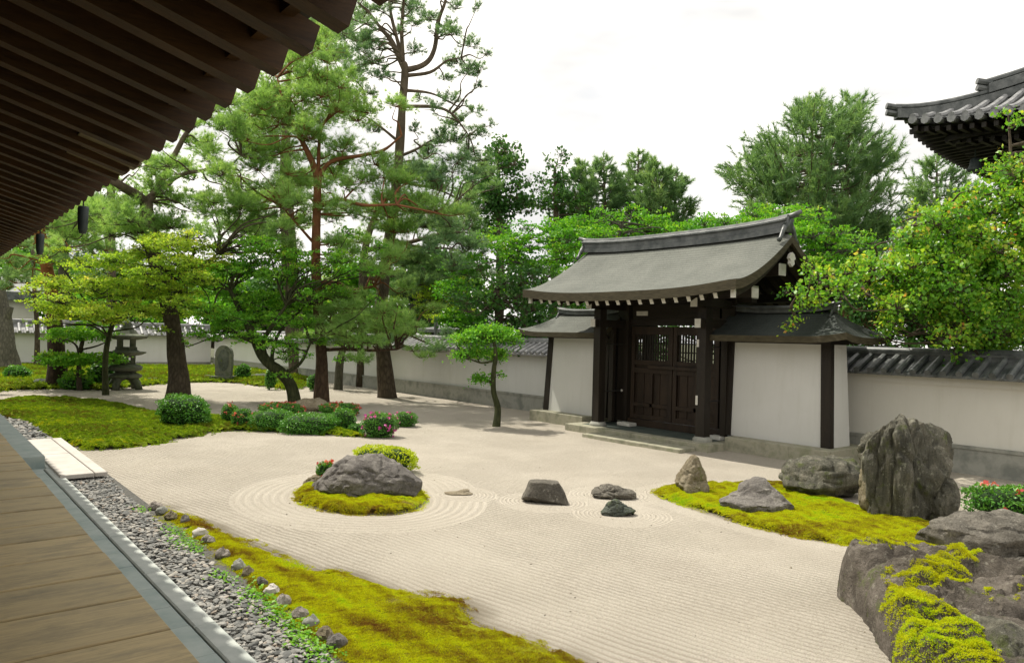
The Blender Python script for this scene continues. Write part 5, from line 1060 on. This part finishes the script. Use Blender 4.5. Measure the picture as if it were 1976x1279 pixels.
# maples inside the garden
cl = [(320, 472, 50, 14), (375, 475, 46, 14), (270, 492, 50, 14), (215, 500, 46, 13), (340, 505, 46, 14), (410, 505, 40, 14), (160, 512, 44, 12), (105, 548, 42, 13), (62, 560, 30, 11), (120, 580, 46, 13), (175, 556, 46, 13), (235, 545, 48, 13), (295, 540, 46, 13), (345, 560, 40, 14), (185, 600, 46, 13), (130, 605, 42, 12), (245, 590, 46, 13), (300, 598, 46, 14), (340, 600, 36, 14), (90, 590, 30, 12), (310, 520, 40, 12), (385, 540, 40, 14), (270, 565, 44, 12)]
tree('maple_tree', 'yellow-green layered maple spreading in front of the old pine and over the lantern', (205, 742), [(205, 742, 6), (206, 690, 5.5), (214, 630, 5), (240, 570, 6), (270, 520, 4)], jit(J, cl, 50, 36, 24), 'layer', 'maple_yellow', 'bark_moss', 21, [[(216, 620, 4), (170, 585, 3), (120, 570, 2)], [(238, 570, 4), (300, 545, 3), (370, 510, 2)]], lsize=.062, dens=1.25, D=25.0, dsh=-1.9)
cl = [(450, 478, 44, 16), (500, 468, 44, 16), (550, 490, 44, 16), (590, 505, 36, 15), (430, 520, 44, 16), (482, 520, 44, 16), (534, 530, 44, 16), (580, 545, 40, 16), (408, 560, 40, 16), (460, 568, 44, 16), (512, 572, 44, 16), (562, 582, 42, 16), (602, 575, 34, 16), (440, 612, 42, 16), (490, 616, 44, 15), (542, 612, 44, 15), (590, 622, 36, 15), (470, 650, 36, 14), (520, 655, 36, 14), (556, 662, 32, 13), (428, 640, 34, 14), (398, 598, 34, 15), (640, 520, 36, 16), (664, 500, 36, 16), (690, 480, 30, 14), (705, 520, 30, 14), (650, 560, 34, 14), (552, 690, 26, 10), (380, 640, 30, 12)]
tree('maple_tree', 'green maple with a dark curved stem leaning left, right of the old pine', (570, 780), [(570, 780, 12), (561, 745, 12), (545, 718, 12), (518, 695, 11), (497, 662, 10), (478, 630, 8), (458, 600, 6), (440, 560, 4)], jit(J, cl, 50, 36, 24), 'layer', 'maple_green', 'bark_moss', 22, [[(520, 697, 6), (508, 660, 5), (528, 625, 4), (552, 590, 2.5)], [(497, 662, 5), (450, 640, 4), (410, 610, 2.5)], [(545, 718, 4), (580, 700, 3), (600, 660, 2)], [(540, 715, 4.5), (525, 690, 4), (540, 640, 3), (590, 590, 2)]], lsize=.065, dens=1.15)
cl = [(150, 642, 52, 13), (115, 655, 30, 10), (195, 645, 40, 12), (132, 692, 50, 12), (100, 688, 28, 9), (188, 690, 44, 12), (218, 692, 28, 10), (150, 722, 34, 10), (175, 625, 34, 10)]
tree('maple_tree', 'small tiered garden tree with flat leaf pads on a thin stem, left of the lantern', (155, 753), [(155, 753, 5), (156, 715, 5), (158, 675, 4.5), (160, 640, 3)], jit(J, cl, 8, 16, 6), 'layer', 'maple_green', 'bark_dark', 23, [[(157, 700, 2.5), (148, 668, 2), (128, 655, 1.4)], [(158, 678, 2), (185, 668, 1.6), (205, 660, 1)]], lsize=.085, dens=1.2, dj=.4, zfloor=.15)
cl = [(660, 690, 28, 10), (642, 640, 30, 12), (690, 655, 30, 12), (672, 665, 24, 10)]
tree('garden_tree', 'small slanting tree with two leaf pads between the red pine and the tall pine', (652, 752), [(652, 752, 9), (655, 705, 8), (664, 672, 7), (676, 648, 5)], jit(J, cl, 4, 14, 6), 'layer', 'maple_green', 'bark_grey', 24, lsize=.1, dens=.8, dj=.4)
cl = [(935, 648, 42, 14), (905, 655, 34, 12), (965, 645, 36, 14), (990, 655, 20, 10), (920, 678, 34, 11), (895, 685, 26, 8), (958, 684, 26, 10), (928, 731, 26, 6), (950, 640, 36, 12)]
tree('garden_tree', 'small cloud-pruned tree with a crooked stem alone before the left white wall', (957, 823), [(957, 823, 8), (960, 790, 7), (952, 755, 5.6), (953, 715, 5), (957, 685, 4.6), (953, 655, 3)], jit(J, cl, 10, 12, 5, (.5, .8)), 'leaf', 'maple_green', 'bark_moss', 25, [[(953, 750, 3), (944, 735, 2.4), (930, 733, 1.5)], [(957, 690, 2.4), (930, 700, 2), (905, 692, 1.2)]], lsize=.055, dens=2.4, dj=.25, zfloor=.2)
cl = [(805, 545, 32, 14), (842, 558, 34, 14), (882, 552, 30, 14), (820, 582, 32, 13), (862, 590, 34, 13), (900, 602, 26, 12), (785, 560, 26, 12), (895, 575, 28, 12), (800, 600, 28, 12), (840, 612, 26, 10)]
tree('maple_tree', 'golden yellow-green maple beyond the wall, right of the tall pine', (790, 690), [(790, 690, 8), (790, 640, 8), (796, 600, 7), (815, 560, 4)], jit(J, cl, 10, 20, 10), 'layer', 'maple_yellow', 'bark_grey', 26, D=32.5, lsize=.1, dens=.8)

# trees beyond the walls
def fill(rng, xs, tops, ybot, r, n, ry=.55):
    out = []
    for _ in range(n):
        x = rng.uniform(xs[0], xs[-1]); tp = np.interp(x, xs, tops); y = tp+r*.5+abs(rng.normal())*.45*(ybot-tp)
        if y < ybot: f = rng.uniform(.7, 1.15); out.append((x, y, r*f, r*f*ry, rng.uniform(-1, 1)*1.6))
    for x in np.arange(xs[0], xs[-1], r*1.1): out.append((x+rng.normal()*4, np.interp(x, xs, tops)+r*.42, r*.75, r*.42, rng.uniform(-1, 1)*1.2))
    return out
B = 'bright maples beyond the gate'
tree('maple_tree', 'bright green maple filling the gap left of the gate roof, beyond the wall', (1010, 700), [(1010, 700, 9), (1012, 600, 8), (1005, 520, 6), (1000, 470, 4)], fill(J, [880, 930, 980, 1040, 1100, 1130], [500, 440, 428, 412, 415, 440], 640, 42, 40), 'layer', 'maple_bright', 'bark_grey', 31, D=30, lsize=.09, dens=.66, group=B)
tree('maple_tree', 'bright green maple rising over the left half of the gate ridge', (1190, 700), [(1190, 700, 9), (1195, 600, 8), (1190, 480, 6), (1200, 430, 4)], fill(J, [1080, 1130, 1180, 1250, 1290, 1330], [440, 400, 392, 392, 412, 445], 540, 42, 26), 'layer', 'maple_bright', 'bark_grey', 32, D=27, lsize=.08, dens=.66, group=B)
tree('maple_tree', 'bright green maple rising over the right half of the gate ridge', (1440, 700), [(1440, 700, 10), (1440, 560, 8), (1445, 460, 6)], fill(J, [1310, 1350, 1400, 1450, 1500, 1560], [455, 410, 408, 392, 388, 400], 520, 42, 26), 'layer', 'maple_bright', 'bark_grey', 33, D=25, lsize=.075, dens=.66, group=B)
tree('maple_tree', 'bright green maple seen right of the gate gable, beyond the wing roof', (1600, 700), [(1600, 700, 10), (1600, 560, 8), (1605, 460, 6)], fill(J, [1540, 1580, 1620, 1680, 1710], [395, 395, 425, 450, 480], 560, 40, 24), 'layer', 'maple_bright', 'bark_grey', 34, D=24, lsize=.075, dens=.66, group=B)
tree('broadleaf_tree', 'deep green tree just left of the gate eave, beyond the wall', (960, 690), [(960, 690, 10), (962, 620, 9), (958, 560, 7)], fill(J, [890, 930, 980, 1040, 1090], [560, 500, 500, 510, 520], 680, 38, 40, .7), 'leaf', 'broad_dark', 'bark_dark', 35, D=25.5, lsize=.11, dens=.5)
tree('broadleaf_tree', 'deep green tree behind the right side wall, beneath the cherry branches', (1720, 740), [(1762, 740, 8), (1762, 660, 8), (1760, 600, 7)], fill(J, [1560, 1640, 1720, 1800, 1900, 1990], [560, 540, 540, 540, 560, 580], 720, 46, 46, .7), 'leaf', 'broad_dark', 'bark_red', 36, D=23, lsize=.1, dens=.5)
cl = [(962, 292, 26, 20), (935, 330, 30, 22), (985, 320, 30, 22), (950, 365, 36, 22), (1000, 355, 28, 20), (925, 395, 36, 22), (975, 400, 36, 22), (1010, 395, 26, 20), (950, 440, 40, 22), (960, 310, 30, 20), (990, 290, 18, 14), (1020, 345, 14, 14)]
tree('broadleaf_tree', 'taller dark green tree on the skyline right of the tall pine', (965, 640), [(965, 640, 10), (965, 500, 8), (962, 380, 5), (962, 300, 3)], jit(J, cl, 18, 16, 14), 'leaf', 'broad_dark', 'bark_dark', 37, D=40, lsize=.17, dens=.55)
cl = [(1062, 312, 20, 18), (1090, 308, 18, 16), (1045, 345, 20, 18), (1085, 345, 26, 18), (1065, 378, 32, 20), (1105, 375, 26, 18), (1040, 392, 28, 18), (1090, 405, 32, 18), (1120, 400, 22, 14)]
tree('broadleaf_tree', 'shorter dark green tree on the skyline, beside the taller dark one', (1072, 640), [(1072, 640, 10), (1072, 500, 8), (1072, 390, 5), (1070, 325, 3)], jit(J, cl, 12, 14, 12), 'leaf', 'broad_dark', 'bark_dark', 38, D=42, lsize=.17, dens=.5)

def conifer(label, px, ytop, ybase, D, prof, seed, leafm='pine_far', group=None, n=90, up=.55, Ls=.34, yvis=None, plume=1.7):
    """needle-plumed conifer: whorled limbs ending in upswept plumes. prof: (py, left px, right px)"""
    rng = np.random.default_rng(seed); pr = np.array(prof, float); top = at(px, ytop, D); k = D/F; bp = np.array([top[0], top[1], 0.])
    T = thing('conifer', label, 'tree', bp, group); b = MB()
    b.tube(smooth_line([bp-np.array([0, 0, .2]), bp+(top-bp)*.5+rng.normal(size=3)*.1, top], 8), np.linspace(.32, .03, 17), 10, 0, True, .15); Vs = []; Ts = []
    for i in range(n):
        y = ytop+(pr[-1, 0]-ytop)*(i/n)**.85; c = at(px, y, D); c[0], c[1] = top[0], top[1]
        lf, rt = np.interp(y, pr[:, 0], pr[:, 1]), np.interp(y, pr[:, 0], pr[:, 2]); a = rng.uniform(0, 2*math.pi); ca = math.cos(a)
        ln = (rt if ca > 0 else lf)*k*abs(ca)+(rt+lf)*.5*k*(1-abs(ca)); ln *= rng.uniform(.72, 1.04)
        if ln < .15: ln = .15
        d = R0*ca+AWAY*math.sin(a); tip = c+d*ln+np.array([0, 0, ln*up*.7]); mid_ = c+d*ln*.55-np.array([0, 0, ln*.02])
        Q = smooth_line([c, mid_, tip], 5); b.tube(Q, np.linspace(.05, .012, len(Q)), 5, 0, False)
        tt = .4+rng.normal()*.14
        for q in range(int(3+ln*3.2)):
            s = rng.uniform(.25, 1)**.7; p0 = Q[min(len(Q)-1, int(s*(len(Q)-1)))]+rng.normal(size=3)*np.array([.22, .22, .1])*min(1, ln); dd = unit(d*rng.uniform(.3, 1.1)+np.array([0, 0, rng.uniform(.35, 1.)])+rng.normal(size=3)*.4)
            m_ = 6; Lp = rng.uniform(.35, .75)*plume*.7*min(1, .5+ln*.3); pp = p0+dd*np.linspace(0, 1, m_)[:, None]*Lp
            Vs.append(needles(rng, pp, np.repeat(dd[None], m_, 0), 9, Ls, .42, .018)); Ts.append(np.full(m_*9, tt+rng.normal()*.1)+rng.normal(size=m_*9)*.06)
    b.build('trunk', 'bark_dark', T, True); npmesh('crown', np.concatenate(Vs), 3, np.concatenate(Ts), leafm, T); return T
conifer('large bushy conifer with upswept plumes on the skyline right of the gate', 1568, 196, 640, 40, [(196, 6, 6), (250, 70, 90), (300, 110, 130), (350, 150, 150), (400, 165, 150), (480, 150, 160), (540, 130, 140)], 51, n=150)
conifer('second leader of the bushy conifer group, its tip right of the highest plume', 1640, 192, 640, 41, [(192, 6, 6), (230, 40, 30), (300, 80, 80), (360, 110, 90), (440, 120, 100), (520, 120, 100)], 52, n=100)
conifer('smaller pale conifer under the temple roof corner at the right', 1808, 298, 640, 46, [(298, 6, 6), (340, 34, 40), (380, 50, 60), (440, 70, 80), (520, 80, 90)], 53, n=80)
G3 = 'conifers along the skyline left of the sky gap'
for lab, x, yt, w, sd_ in [('low dark conifer in the skyline row, next to the shorter dark tree', 1125, 318, 36, 54), ('conifer second from the left in the skyline row', 1165, 308, 40, 55), ('conifer with the highest tip in the middle of the skyline row', 1232, 300, 48, 56), ('conifer fourth from the left in the skyline row', 1270, 312, 46, 57), ('outermost conifer of the skyline row, leaning over the sky gap', 1305, 335, 40, 58)]:
    conifer(lab, x, yt, 640, 43+sd_ % 3, [(yt, 5, 5), (yt+25, w*.5, w*.45), (yt+60, w, w*.85), (yt+110, w*1.2, w*.8), (yt+180, w*1.2, w*.9)], sd_, n=72, group=G3, Ls=.32, plume=1.5)
# backdrop trees behind the far wall, low in the distance
for i, (lab, x, yt, w, D_) in enumerate([('distant dark tree behind the pines at the far left', 60, 470, 90, 62), ('distant dark tree behind the lantern', 230, 500, 90, 60), ('distant dark tree behind the old pine', 400, 500, 90, 63), ('distant dark tree behind the leaning maple', 540, 520, 80, 58), ('distant dark tree behind the red pine', 680, 500, 70, 56), ('distant dark tree behind the golden maple', 830, 470, 80, 52)]):
    tree('broadleaf_tree', lab, (x, 700), [(x, 700, 6), (x, 620, 5), (x+4, 560, 4)], fill(J, [x-w, x-w*.5, x, x+w*.5, x+w], [yt+50, yt+10, yt, yt+14, yt+44], 660, 36, 26, .65), 'leaf', 'broad_dark' if i % 2 else 'maple_green', 'bark_dark', 61+i, D=D_, lsize=.26, dens=.32)

tree('backing_hedge', 'tall dark hedge added behind the gate to dim bright gaps in the door lattice and above the right wall', (1500, 700), [(1500, 720, 5), (1500, 690, 4)], fill(J, [1120, 1300, 1500, 1700, 1850, 2000], [600, 590, 580, 570, 570, 580], 760, 40, 46, .8), 'leaf', 'broad_dark', 'bark_dark', 81, D=24.5, lsize=.12, dens=.35, twigs=False, zfloor=-.1)  # added backing that keeps bright sky out of the lattice and wall gaps
tree('backing_hedge', 'distant belt of shrubs added beyond the far wall to cover white gaps under the trees', (400, 690), [(400, 690, 4), (400, 670, 4)], fill(J, [80, 250, 400, 600, 760, 900], [560, 560, 560, 565, 575, 585], 670, 34, 50, .7), 'leaf', 'maple_green', 'bark_dark', 82, D=56, lsize=.24, dens=.25, twigs=False)  # added filler belt, hides the white sky showing low under the trees

# cherry overhanging the right wall
cl = []
poly = np.array([(1512, 615), (1530, 545), (1570, 512), (1605, 528), (1640, 492), (1700, 474), (1735, 425), (1790, 385), (1850, 372), (1905, 325), (1990, 290), (2060, 280), (2060, 720), (1960, 705), (1905, 738), (1870, 715), (1812, 690), (1800, 640), (1755, 612), (1712, 640), (1690, 600), (1650, 565), (1600, 590), (1560, 610)], float)
rr_ = np.random.default_rng(9); P = rr_.uniform([1510, 280], [2060, 740], (600, 2)); P = P[inside(P, poly)]; dd_ = pdist(P, poly)
for (x, y), d in zip(P[:270], dd_): cl.append((x, y, min(34, 12+d*.5), min(24, 9+d*.4), rr_.uniform(-1.1, 1.0)))
for x, y in [(1528, 628), (1520, 560), (1545, 618), (1556, 512), (1700, 650), (1905, 735), (1935, 215), (1958, 240), (1940, 300), (1920, 325), (1960, 345), (1968, 225), (1720, 628), (1838, 702)]: cl.append((x, y, 15, 10, rr_.uniform(-.5, .4)))
tree('cherry_tree', 'leafy cherry tree with orange young shoots overhanging the wall at the right', (2075, 900), [(2075, 900, 22), (2060, 760, 20), (2030, 640, 17), (1990, 540, 14), (1950, 450, 9), (1935, 380, 5)], cl, 'leaf', 'cherry', 'bark_dark', 71,
     [[(2010, 590, 8), (1900, 570, 6), (1800, 545, 4.5), (1700, 540, 3), (1600, 560, 2), (1530, 600, 1)], [(2030, 640, 7), (1930, 650, 5), (1850, 665, 3)], [(1985, 530, 6), (1880, 470, 4.5), (1790, 430, 3), (1740, 440, 1.5)], [(1940, 400, 4), (1950, 300, 3), (1945, 215, 1.2)]], D=14.2, lsize=.066, dens=1.6, brad=.03, seg=8)
